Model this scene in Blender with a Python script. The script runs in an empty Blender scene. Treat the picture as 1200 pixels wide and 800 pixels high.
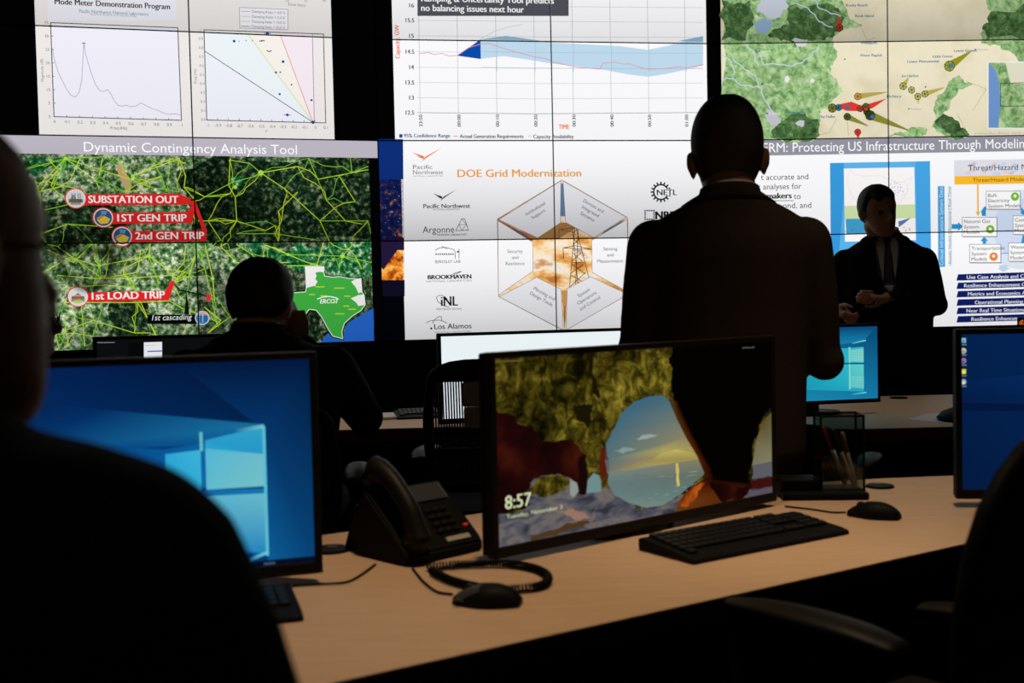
import bpy, bmesh, math, random
from mathutils import Vector, Matrix
from mathutils.geometry import tessellate_polygon
from mathutils.bvhtree import BVHTree
random.seed(7)
R = math.radians
SC = bpy.context.scene
COL = SC.collection

# ------------------------------------------------------------------ camera, light, exposure
EYE = 1.26
FPX, PITCH, ROLL = 1332.4, 0.03935, 0.02126
cam_data = bpy.data.cameras.new('camera')
cam_data.sensor_width = 36.0
cam_data.lens = FPX / 1200 * 36.0
cam_data.clip_start = 0.05
cam_data.dof.use_dof = True
cam_data.dof.focus_distance = 5.2
cam_data.dof.aperture_fstop = 4.5
cam = bpy.data.objects.new('camera', cam_data)
COL.objects.link(cam)
cam.matrix_world = Matrix.Translation((0, 0, EYE)) @ Matrix.Rotation(math.pi / 2 - PITCH, 4, 'X') @ Matrix.Rotation(-ROLL, 4, 'Z')
SC.camera = cam
SC.view_settings.view_transform = 'Standard'
SC.view_settings.look = 'None'
SC.view_settings.exposure = 0.0
SC.view_settings.gamma = 1.0
SC.view_settings.use_curve_mapping = False
SC.cycles.use_denoising = True
SC.cycles.max_bounces = 6

world = bpy.data.worlds.new('world')
SC.world = world
world.use_nodes = True
world.node_tree.nodes['Background'].inputs[0].default_value = (0.9, 0.75, 0.6, 1)
world.node_tree.nodes['Background'].inputs[1].default_value = 0.0015

def lamp(name, kind, loc, energy, color, target=None, **kw):
    d = bpy.data.lights.new(name, kind)
    d.energy = energy
    d.color = color
    for k, v in kw.items():
        setattr(d, k, v)
    o = bpy.data.objects.new(name, d)
    COL.objects.link(o)
    o.location = loc
    if target is not None:
        o.rotation_euler = (Vector(target) - Vector(loc)).to_track_quat('-Z', 'Y').to_euler()
    return o
# ceiling downlights over the front console (they hang above the frame)
lamp('downlight', 'SPOT', (0.05, 1.95, 3.3), 127, (1, .73, .47), (-0.02, 1.98, .74), spot_size=R(56), spot_blend=1.0, shadow_soft_size=.06)
lamp('downlight', 'SPOT', (1.0, 2.55, 3.3), 100, (1, .77, .55), (.95, 2.6, .74), spot_size=R(46), spot_blend=1.0, shadow_soft_size=.06)
lamp('downlight', 'SPOT', (1.9, 4.9, 3.9), 40, (1, .90, .82), (1.75, 4.95, .74), spot_size=R(46), spot_blend=1.0, shadow_soft_size=.06)
lamp('downlight', 'SPOT', (-.7, 4.9, 3.9), 85, (1, .86, .76), (-.62, 4.9, .74), spot_size=R(36), spot_blend=1.0, shadow_soft_size=.06)
lamp('ambient_fill', 'AREA', (0.3, -1.2, 3.9), 2.4, (1, .72, .5), (0.3, 2.5, 1.2), shape='RECTANGLE', size=2.0, size_y=1.2)  # added unseen fill behind the camera, lends the figures a dim warm ambient

# ------------------------------------------------------------------ pixel rays -> places in the room (computed once, metres)
def ray(px, py):
    u, v = px - 600.0, 400.0 - py
    c, s = math.cos(ROLL), math.sin(ROLL)
    u, v = u * c + v * s, -u * s + v * c
    c, s = math.cos(PITCH), math.sin(PITCH)
    return Vector((u, FPX * c + v * s, -FPX * s + v * c))
def at(px, py, D):
    r = ray(px, py)
    return Vector((0, 0, EYE)) + r * (D / r.y)
def on(px, py, z):
    r = ray(px, py)
    return Vector((0, 0, EYE)) + r * ((z - EYE) / r.z)

# ------------------------------------------------------------------ materials
def lin(c):
    c = c / 255.0
    return c / 12.92 if c <= .04045 else ((c + .055) / 1.055) ** 2.4
def rgb(r, g, b):
    return (lin(r), lin(g), lin(b), 1.0)
MATS = {}
def pmat(name, col, rough=.5, metal=0.0, spec=.5, noise=0.0, nscale=40.0, bump=0.0):
    if name in MATS:
        return MATS[name]
    m = bpy.data.materials.new(name)
    m.use_nodes = True
    nt = m.node_tree
    b = nt.nodes['Principled BSDF']
    b.inputs['Base Color'].default_value = (*col, 1)
    b.inputs['Roughness'].default_value = rough
    b.inputs['Metallic'].default_value = metal
    b.inputs['Specular IOR Level'].default_value = spec
    if noise or bump:
        tc = nt.nodes.new('ShaderNodeTexCoord')
        n = nt.nodes.new('ShaderNodeTexNoise')
        n.inputs['Scale'].default_value = nscale
        n.inputs['Detail'].default_value = 4
        nt.links.new(tc.outputs['Object'], n.inputs['Vector'])
        if noise:
            mr = nt.nodes.new('ShaderNodeMapRange')
            mr.inputs['To Min'].default_value = 1 - noise
            mr.inputs['To Max'].default_value = 1 + noise
            nt.links.new(n.outputs['Fac'], mr.inputs['Value'])
            mx = nt.nodes.new('ShaderNodeVectorMath')
            mx.operation = 'SCALE'
            mx.inputs[0].default_value = col
            nt.links.new(mr.outputs[0], mx.inputs['Scale'])
            nt.links.new(mx.outputs[0], b.inputs['Base Color'])
        if bump:
            bp = nt.nodes.new('ShaderNodeBump')
            bp.inputs['Strength'].default_value = bump
            bp.inputs['Distance'].default_value = .002
            nt.links.new(n.outputs['Fac'], bp.inputs['Height'])
            nt.links.new(bp.outputs[0], b.inputs['Normal'])
    MATS[name] = m
    return m

def emission_base(name, sampled):
    m = bpy.data.materials.new(name)
    m.use_nodes = True
    nt = m.node_tree
    nt.nodes.clear()
    out = nt.nodes.new('ShaderNodeOutputMaterial')
    em = nt.nodes.new('ShaderNodeEmission')
    nt.links.new(em.outputs[0], out.inputs[0])
    # viewing-angle dimming down each panel, painted into the emission: uv.x = amount, uv.y = height on the panel
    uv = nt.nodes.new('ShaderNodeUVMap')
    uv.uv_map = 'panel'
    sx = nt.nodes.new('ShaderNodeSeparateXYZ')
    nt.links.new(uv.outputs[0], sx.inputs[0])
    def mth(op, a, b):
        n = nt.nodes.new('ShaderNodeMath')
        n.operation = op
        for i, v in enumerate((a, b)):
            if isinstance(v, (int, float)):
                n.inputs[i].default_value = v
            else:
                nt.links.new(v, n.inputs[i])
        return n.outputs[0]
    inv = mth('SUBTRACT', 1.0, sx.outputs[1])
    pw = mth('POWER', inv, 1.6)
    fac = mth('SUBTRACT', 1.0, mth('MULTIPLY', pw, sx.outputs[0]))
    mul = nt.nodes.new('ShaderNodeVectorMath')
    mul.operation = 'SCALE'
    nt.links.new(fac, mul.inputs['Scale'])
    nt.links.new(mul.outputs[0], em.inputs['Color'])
    m.cycles.emission_sampling = 'FRONT' if sampled else 'NONE'
    MATS[name] = m
    return m, nt, mul
def lit_flat(name, sampled):
    m, nt, mul = emission_base(name, sampled)
    a = nt.nodes.new('ShaderNodeAttribute')
    a.attribute_name = 'Col'
    nt.links.new(a.outputs['Color'], mul.inputs[0])
lit_flat('lit_picture', True)
lit_flat('lit_detail', False)
def lit_noise(name, stops, scale, detail=6.0, rough=.6, sampled=False, big=None, stretch=(1, 1, 1), coords='pos', distort=0.0):
    """a picture shown on a screen: noise -> colour ramp (room coordinates), optionally modulated by broad patches"""
    m, nt, mul = emission_base(name, sampled)
    geo = nt.nodes.new('ShaderNodeNewGeometry')
    mp = nt.nodes.new('ShaderNodeMapping')
    mp.inputs['Scale'].default_value = stretch
    nt.links.new(geo.outputs['Position'], mp.inputs[0])
    n = nt.nodes.new('ShaderNodeTexNoise')
    n.inputs['Scale'].default_value = scale
    n.inputs['Detail'].default_value = detail
    n.inputs['Roughness'].default_value = rough
    n.inputs['Distortion'].default_value = distort
    nt.links.new(mp.outputs[0], n.inputs['Vector'])
    cr = nt.nodes.new('ShaderNodeValToRGB')
    els = cr.color_ramp.elements
    while len(els) > 1:
        els.remove(els[-1])
    els[0].position, els[0].color = stops[0][0], rgb(*stops[0][1])
    for p, c in stops[1:]:
        e = els.new(p)
        e.color = rgb(*c)
    nt.links.new(n.outputs['Fac'], cr.inputs[0])
    src = cr.outputs[0]
    if big:
        n2 = nt.nodes.new('ShaderNodeTexNoise')
        n2.inputs['Scale'].default_value = big[0]
        n2.inputs['Detail'].default_value = 3
        nt.links.new(mp.outputs[0], n2.inputs['Vector'])
        mr = nt.nodes.new('ShaderNodeMapRange')
        mr.inputs['From Min'].default_value = .35
        mr.inputs['From Max'].default_value = .65
        mr.inputs['To Min'].default_value = big[1]
        mr.inputs['To Max'].default_value = big[2]
        nt.links.new(n2.outputs['Fac'], mr.inputs['Value'])
        sc = nt.nodes.new('ShaderNodeVectorMath')
        sc.operation = 'SCALE'
        nt.links.new(src, sc.inputs[0])
        nt.links.new(mr.outputs[0], sc.inputs['Scale'])
        src = sc.outputs[0]
    nt.links.new(src, mul.inputs[0])
    return m
lit_noise('lit_satellite', [(.36, (22, 56, 32)), (.43, (52, 92, 52)), (.49, (98, 132, 84)), (.55, (144, 168, 122)), (.61, (204, 210, 184)), (.70, (234, 230, 214))], 30, 5, .66, True, big=(2.4, .8, 1.6))
lit_noise('lit_satellite_dark', [(.38, (8, 18, 12)), (.50, (20, 40, 24)), (.57, (48, 74, 44)), (.66, (124, 132, 96))], 30, 5, .66, False, big=(2.6, .55, 1.5))
lit_noise('lit_satellite_green', [(.38, (10, 60, 36)), (.48, (22, 110, 62)), (.56, (84, 154, 92)), (.64, (214, 222, 188))], 30, 5, .66, False, big=(3, .6, 1.2))
lit_noise('lit_terrain', [(.30, (232, 222, 190)), (.5, (238, 228, 200)), (.7, (222, 212, 178))], 3, 6, .55, True)
lit_noise('lit_forest', [(.34, (98, 140, 82)), (.46, (140, 182, 118)), (.55, (166, 202, 140)), (.66, (198, 220, 172))], 22, 5, .62, False, big=(2, .82, 1.08), distort=.5)
lit_noise('lit_forest_deep', [(.32, (34, 58, 36)), (.48, (70, 104, 60)), (.6, (104, 142, 86)), (.72, (170, 192, 146))], 20, 10, .74, False, distort=.5)
lit_noise('lit_city', [(.40, (10, 22, 70)), (.52, (18, 30, 84)), (.60, (70, 48, 70)), (.68, (220, 140, 70))], 22, 6, .7, False)
lit_noise('lit_fire', [(.34, (60, 18, 14)), (.44, (190, 84, 20)), (.54, (250, 160, 50)), (.66, (255, 226, 140))], 14, 6, .65, False)
lit_noise('lit_sunset', [(.34, (196, 122, 60)), (.44, (240, 180, 100)), (.52, (252, 224, 178)), (.60, (250, 240, 226)), (.7, (214, 150, 92))], 5, 5, .55, False, stretch=(1, 1, 2.2))
lit_noise('lit_rock', [(.34, (16, 12, 4)), (.45, (46, 40, 8)), (.54, (88, 78, 18)), (.64, (136, 120, 44))], 26, 10, .74, True, big=(7, .12, 1.45), distort=1.0)
lit_noise('lit_rock_dark', [(.36, (14, 3, 4)), (.55, (34, 7, 6)), (.7, (62, 20, 9))], 9, 4, .5, False)
lit_noise('lit_sky', [(.36, (62, 112, 140)), (.5, (98, 140, 154)), (.64, (140, 160, 150))], 6, 3, .5, False, stretch=(1, 1, 3))
lit_noise('lit_sea', [(.36, (70, 110, 120)), (.5, (98, 132, 134)), (.64, (128, 142, 128))], 22, 4, .5, False, stretch=(1, 1, 6))
lit_noise('lit_beach', [(.36, (46, 48, 58)), (.5, (84, 84, 92)), (.60, (112, 102, 96)), (.72, (72, 76, 94))], 16, 5, .6, False, stretch=(1, 1, 2.5), distort=.6)
lit_noise('lit_ember', [(.36, (60, 16, 4)), (.5, (120, 44, 10)), (.66, (190, 92, 26))], 14, 5, .6, False)
def desktop_mat():
    # blue desktop wallpaper: brighter towards the lit window, screen-plane coordinates in the second uv map
    m, nt, mul = emission_base('lit_desktop', True)
    uv = nt.nodes.new('ShaderNodeUVMap')
    uv.uv_map = 'screen'
    mp = nt.nodes.new('ShaderNodeMapping')
    mp.inputs['Location'].default_value = (-.68, -.44, 0)
    nt.links.new(uv.outputs[0], mp.inputs[0])
    mp2 = nt.nodes.new('ShaderNodeMapping')
    mp2.inputs['Scale'].default_value = (.95, 1.5, 0)
    nt.links.new(mp.outputs[0], mp2.inputs[0])
    ln = nt.nodes.new('ShaderNodeVectorMath')
    ln.operation = 'LENGTH'
    nt.links.new(mp2.outputs[0], ln.inputs[0])
    cr = nt.nodes.new('ShaderNodeValToRGB')
    els = cr.color_ramp.elements
    els[0].position, els[0].color = 0.0, rgb(30, 150, 205)
    els[1].position, els[1].color = 1.0, rgb(3, 24, 62)
    for p, c in ((.2, (18, 118, 182)), (.42, (8, 78, 140)), (.68, (4, 42, 92))):
        e = els.new(p)
        e.color = rgb(*c)
    nt.links.new(ln.outputs['Value'], cr.inputs[0])
    nt.links.new(cr.outputs[0], mul.inputs[0])
desktop_mat()

M_BLACK = pmat('black_plastic', (.0045, .0042, .004), .6, spec=.10)
M_BEZEL = pmat('bezel_plastic', (.010, .0078, .006), .5, spec=.15)
M_KEY = pmat('key_plastic', (.0055, .005, .005), .5, spec=.2)
M_GREY = pmat('dark_grey_plastic', (.05, .045, .04), .45, spec=.3)
M_SUIT = pmat('black_suit_cloth', (.010, .008, .007), .95, spec=.1, noise=.25, nscale=160)
M_SUITB = pmat('dark_suit_cloth', (.034, .024, .018), .95, spec=.1, noise=.25, nscale=160)
M_SHIRT = pmat('white_shirt_cloth', (.60, .54, .48), .9, spec=.1)
M_TIE = pmat('dark_tie_silk', (.03, .018, .03), .6)
M_SKIN = pmat('skin', (.42, .22, .14), .55, spec=.3, noise=.08, nscale=60)
M_HAIR = pmat('dark_hair', (.012, .009, .007), .7, noise=.3, nscale=220)
M_HAIRG = pmat('greying_hair', (.035, .028, .023), .75, noise=.35, nscale=260)
M_CROP = pmat('cropped_hair', (.22, .165, .13), .8, noise=.2, nscale=260)
M_SHOE = pmat('black_leather', (.01, .009, .008), .4)
M_FABRIC = pmat('chair_fabric', (.006, .005, .0045), .9, spec=.1, noise=.3, nscale=220)
M_MESH = pmat('chair_mesh', (.016, .013, .011), .8, noise=.3, nscale=300)
M_BEIGE = pmat('beige_pad', (.72, .56, .42), .8, noise=.15, nscale=60)
M_EDGE = pmat('dark_edge_band', (.018, .011, .008), .5, spec=.2)
M_REDEDGE = pmat('mahogany_edge', (.16, .045, .030), .5)
M_PAPER = pmat('white_paper', (.66, .62, .58), .8)
M_METAL = pmat('black_metal', (.02, .02, .02), .35, metal=.6)
M_LABEL = pmat('pale_label', (.42, .38, .32), .6)
M_WALL = pmat('charcoal_wall_paint', (.012, .012, .012), .9, noise=.1)
M_FLOOR = pmat('dark_carpet', (.018, .016, .016), .95, noise=.4, nscale=90)
M_CEIL = pmat('dark_ceiling_tile', (.03, .03, .03), .9, noise=.1)

def wood():
    m = bpy.data.materials.new('maple_laminate')
    m.use_nodes = True
    nt = m.node_tree
    b = nt.nodes['Principled BSDF']
    tc = nt.nodes.new('ShaderNodeTexCoord')
    mp = nt.nodes.new('ShaderNodeMapping')
    mp.inputs['Rotation'].default_value = (0, 0, R(-33))
    mp.inputs['Scale'].default_value = (1.5, 14, 1)
    nt.links.new(tc.outputs['Object'], mp.inputs[0])
    n = nt.nodes.new('ShaderNodeTexNoise')
    n.inputs['Scale'].default_value = 6
    n.inputs['Detail'].default_value = 6
    nt.links.new(mp.outputs[0], n.inputs[0])
    cr = nt.nodes.new('ShaderNodeValToRGB')
    cr.color_ramp.elements[0].position = .3
    cr.color_ramp.elements[0].color = (.56, .375, .225, 1)
    cr.color_ramp.elements[1].position = .75
    cr.color_ramp.elements[1].color = (.63, .43, .265, 1)
    nt.links.new(n.outputs[0], cr.inputs[0])
    nt.links.new(cr.outputs[0], b.inputs['Base Color'])
    b.inputs['Roughness'].default_value = .62
    b.inputs['Specular IOR Level'].default_value = .25
    MATS['maple_laminate'] = m
    return m
M_WOOD = wood()
def smoked():
    m = bpy.data.materials.new('smoked_acrylic')
    m.use_nodes = True
    nt = m.node_tree
    nt.nodes.clear()
    out = nt.nodes.new('ShaderNodeOutputMaterial')
    t = nt.nodes.new('ShaderNodeBsdfTransparent')
    t.inputs[0].default_value = (.72, .76, .73, 1)
    g = nt.nodes.new('ShaderNodeBsdfGlossy')
    g.inputs['Roughness'].default_value = .08
    g.inputs[0].default_value = (.6, .6, .6, 1)
    mx = nt.nodes.new('ShaderNodeMixShader')
    mx.inputs[0].default_value = .06
    nt.links.new(t.outputs[0], mx.inputs[1])
    nt.links.new(g.outputs[0], mx.inputs[2])
    nt.links.new(mx.outputs[0], out.inputs[0])
    MATS['smoked_acrylic'] = m
    return m
M_SMOKE = smoked()
def lens_mat():
    m = bpy.data.materials.new('spectacle_lens')
    m.use_nodes = True
    nt = m.node_tree
    nt.nodes.clear()
    out = nt.nodes.new('ShaderNodeOutputMaterial')
    t = nt.nodes.new('ShaderNodeBsdfTransparent')
    t.inputs[0].default_value = (.9, .92, .9, 1)
    g = nt.nodes.new('ShaderNodeBsdfGlossy')
    g.inputs['Roughness'].default_value = .05
    mx = nt.nodes.new('ShaderNodeMixShader')
    mx.inputs[0].default_value = .12
    nt.links.new(t.outputs[0], mx.inputs[1])
    nt.links.new(g.outputs[0], mx.inputs[2])
    nt.links.new(mx.outputs[0], out.inputs[0])
    return m
M_LENS = lens_mat()
def glow(name, col, s):
    m = bpy.data.materials.new(name)
    m.use_nodes = True
    b = m.node_tree.nodes['Principled BSDF']
    b.inputs['Base Color'].default_value = (*col, 1)
    b.inputs['Emission Color'].default_value = (*col, 1)
    b.inputs['Emission Strength'].default_value = s
    return m
M_REDLAMP = glow('red_indicator', (.8, .03, .01), .25)

# ------------------------------------------------------------------ scene helpers
def tag(o, label=None, cat=None, group=None, kind=None):
    if label: o['label'] = label
    if cat: o['category'] = cat
    if group: o['group'] = group
    if kind: o['kind'] = kind
    return o
def thing(name, label, cat, loc=(0, 0, 0), rz=0.0, group=None):
    o = bpy.data.objects.new(name, None)
    COL.objects.link(o)
    o.empty_display_size = .1
    o.location = loc
    o.rotation_euler = (0, 0, rz)
    return tag(o, label, cat, group)
def link_mesh(name, me, parent=None):
    o = bpy.data.objects.new(name, me)
    COL.objects.link(o)
    if parent is not None:
        o.parent = parent
    return o
def obj(name, bm, m, parent=None, smooth=False):
    me = bpy.data.meshes.new(name)
    bmesh.ops.recalc_face_normals(bm, faces=bm.faces[:])
    bm.to_mesh(me)
    bm.free()
    if isinstance(m, (list, tuple)):
        for k in m: me.materials.append(k)
    else:
        me.materials.append(m)
    if smooth:
        for p in me.polygons: p.use_smooth = True
    return link_mesh(name, me, parent)
def copy_tree(o, parent=None):
    c = o.copy()
    COL.objects.link(c)
    if parent is not None: c.parent = parent
    for ch in list(o.children): copy_tree(ch, c)
    return c
def BM():
    return bmesh.new()
def box(bm, c, s, bev=0.0, rot=None, seg=2):
    M = Matrix.Translation(c)
    if rot is not None: M = M @ rot
    r = bmesh.ops.create_cube(bm, size=1.0, matrix=M @ Matrix.Diagonal((*s, 1)))
    if bev > 0:
        vs = set(r['verts'])
        es = [e for e in bm.edges if e.verts[0] in vs and e.verts[1] in vs]
        bmesh.ops.bevel(bm, geom=es, offset=bev, segments=seg, affect='EDGES', profile=.5)
    return bm
def tube(bm, pts, rad, n=10, cap=True, flat=1.0, closed=False):
    """swept tube along pts with a radius per point (flat scales the second axis)"""
    pts = [Vector(p) for p in pts]
    if isinstance(rad, (int, float)): rad = [rad] * len(pts)
    rings = []
    N = len(pts)
    prev = None
    for i, p in enumerate(pts):
        if closed: t = pts[(i + 1) % N] - pts[i - 1]
        elif i == 0: t = pts[1] - p
        elif i == N - 1: t = p - pts[i - 1]
        else: t = (pts[i + 1] - p).normalized() + (p - pts[i - 1]).normalized()
        t.normalize()
        if prev is None:
            a = Vector((0, 0, 1)) if abs(t.z) < .9 else Vector((0, 1, 0))
            x = t.cross(a).normalized()
        else:
            x = (prev - t * prev.dot(t)).normalized()
        prev = x
        y = t.cross(x)
        rr = rad[i]
        rings.append([bm.verts.new(p + x * (rr * math.cos(2 * math.pi * k / n)) + y * (rr * flat * math.sin(2 * math.pi * k / n))) for k in range(n)])
    for i in range(N if closed else N - 1):
        a, b = rings[i], rings[(i + 1) % N]
        for k in range(n):
            bm.faces.new((a[k], a[(k + 1) % n], b[(k + 1) % n], b[k]))
    if cap and not closed:
        bm.faces.new(rings[0][::-1])
        bm.faces.new(rings[-1])
    return bm
def ball(bm, c, r, u=16, v=10, rot=None):
    if isinstance(r, (int, float)): r = (r, r, r)
    M = Matrix.Translation(c)
    if rot is not None: M = M @ rot
    bmesh.ops.create_uvsphere(bm, u_segments=u, v_segments=v, radius=1.0, matrix=M @ Matrix.Diagonal((*r, 1)))
    return bm
def limb(bm, pts, rad, n=14):
    tube(bm, pts, rad, n)
    for p, r in zip(pts, rad): ball(bm, p, r * .995, 14, 8)
def loft(bm, rings, n=28, p=2.3):
    """horizontal superellipse rings (cx, cy, z, half width, half depth)"""
    R_ = []
    for (cx, cy, z, w, d) in rings:
        ring = []
        for k in range(n):
            t = 2 * math.pi * k / n
            c, s = math.cos(t), math.sin(t)
            ring.append(bm.verts.new((cx + w * math.copysign(abs(c) ** (2 / p), c), cy + d * math.copysign(abs(s) ** (2 / p), s), z)))
        R_.append(ring)
    for a, b in zip(R_, R_[1:]):
        for k in range(n): bm.faces.new((a[k], a[(k + 1) % n], b[(k + 1) % n], b[k]))
    bm.faces.new(R_[0][::-1])
    bm.faces.new(R_[-1])
    return bm
def prism(bm, poly, z0, z1, bev=0.0):
    lo = [bm.verts.new((x, y, z0)) for x, y in poly]
    hi = [bm.verts.new((x, y, z1)) for x, y in poly]
    n = len(poly)
    fs = [bm.faces.new(lo[::-1]), bm.faces.new(hi)]
    for k in range(n): fs.append(bm.faces.new((lo[k], lo[(k + 1) % n], hi[(k + 1) % n], hi[k])))
    return bm
def extrude_profile(bm, prof, axis_pts):
    """profile (y,z) extruded between x0,x1"""
    x0, x1 = axis_pts
    a = [bm.verts.new((x0, y, z)) for y, z in prof]
    b = [bm.verts.new((x1, y, z)) for y, z in prof]
    n = len(prof)
    bm.faces.new(a); bm.faces.new(b[::-1])
    for k in range(n): bm.faces.new((a[k], b[k], b[(k + 1) % n], a[(k + 1) % n]))
    return bm
def bezier(pts, n=8):
    """Catmull-Rom through pts"""
    P = [Vector(p) for p in pts]
    P = [P[0] * 2 - P[1]] + P + [P[-1] * 2 - P[-2]]
    out = []
    for i in range(1, len(P) - 2):
        for k in range(n):
            t = k / n
            a, b, c, d = P[i - 1], P[i], P[i + 1], P[i + 2]
            out.append(.5 * ((2 * b) + (c - a) * t + (2 * a - 5 * b + 4 * c - d) * t * t + (3 * b - a - 3 * c + d) * t ** 3))
    out.append(P[-2])
    return out
def remeshed(bm, voxel, smooth=3, f=.5):
    """union of everything in bm into one continuous skin"""
    me = bpy.data.meshes.new('tmp')
    bmesh.ops.recalc_face_normals(bm, faces=bm.faces[:])
    bm.to_mesh(me); bm.free()
    o = bpy.data.objects.new('tmp', me)
    COL.objects.link(o)
    md = o.modifiers.new('r', 'REMESH')
    md.mode = 'VOXEL'
    md.voxel_size = voxel
    dg = bpy.context.evaluated_depsgraph_get()
    dg.update()
    res = bpy.data.meshes.new_from_object(o.evaluated_get(dg))
    bpy.data.objects.remove(o)
    bpy.data.meshes.remove(me)
    b2 = bmesh.new()
    b2.from_mesh(res)
    bpy.data.meshes.remove(res)
    for _ in range(smooth):
        bmesh.ops.smooth_vert(b2, verts=b2.verts[:], factor=f, use_axis_x=True, use_axis_y=True, use_axis_z=True)
    return b2

# ------------------------------------------------------------------ pictures shown on screens
GLYPHS = {}
def glyphs(s, bold):
    k = (s, bold)
    if k in GLYPHS: return GLYPHS[k]
    cu = bpy.data.curves.new('t', 'FONT')
    cu.body = s
    cu.size = 1.0
    cu.resolution_u = 3
    o = bpy.data.objects.new('t', cu)
    COL.objects.link(o)
    dg = bpy.context.evaluated_depsgraph_get()
    dg.update()
    me = bpy.data.meshes.new_from_object(o.evaluated_get(dg))
    me.calc_loop_triangles()
    V = [v.co for v in me.vertices]
    tris = [[(V[i].x, V[i].y) for i in t.vertices] for t in me.loop_triangles]
    bpy.data.objects.remove(o)
    bpy.data.curves.remove(cu)
    bpy.data.meshes.remove(me)
    xs = [p[0] for t in tris for p in t] or [0, 1]
    GLYPHS[k] = (tris, min(xs), max(xs))
    return GLYPHS[k]
def cap_height():
    t, _, _ = glyphs('H', 0)
    return max(p[1] for q in t for p in q)
CAP = cap_height()
def clip(poly, x0, x1, y0, y1):
    for ax, lim, sg in ((0, x0, 1), (0, x1, -1), (1, y0, 1), (1, y1, -1)):
        out = []
        n = len(poly)
        for i in range(n):
            a, b = poly[i], poly[(i + 1) % n]
            ia, ib = (a[ax] - lim) * sg >= 0, (b[ax] - lim) * sg >= 0
            if ia: out.append(a)
            if ia != ib:
                t = (lim - a[ax]) / (b[ax] - a[ax])
                out.append((a[0] + t * (b[0] - a[0]), a[1] + t * (b[1] - a[1])))
        poly = out
        if len(poly) < 3: return []
    return poly
def bold_steps(b, k):
    if b < .5: return (0.0,)
    e = .05 * min(b, 1.6) * k
    return (-e, 0.0, e) if b > .95 else (-e * .6, e * .6)
def ragged(pts, amp, n=3, closed=True):
    """natural outline: each edge split and jittered"""
    for _ in range(n):
        out = []
        m = len(pts)
        for i in range(m if closed else m - 1):
            a, b = pts[i], pts[(i + 1) % m]
            L = math.hypot(b[0] - a[0], b[1] - a[1])
            j = min(amp, L * .22)
            out += [a, ((a[0] + b[0]) / 2 + random.uniform(-j, j), (a[1] + b[1]) / 2 + random.uniform(-j, j))]
        if not closed: out.append(pts[-1])
        pts = out
    return pts
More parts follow.
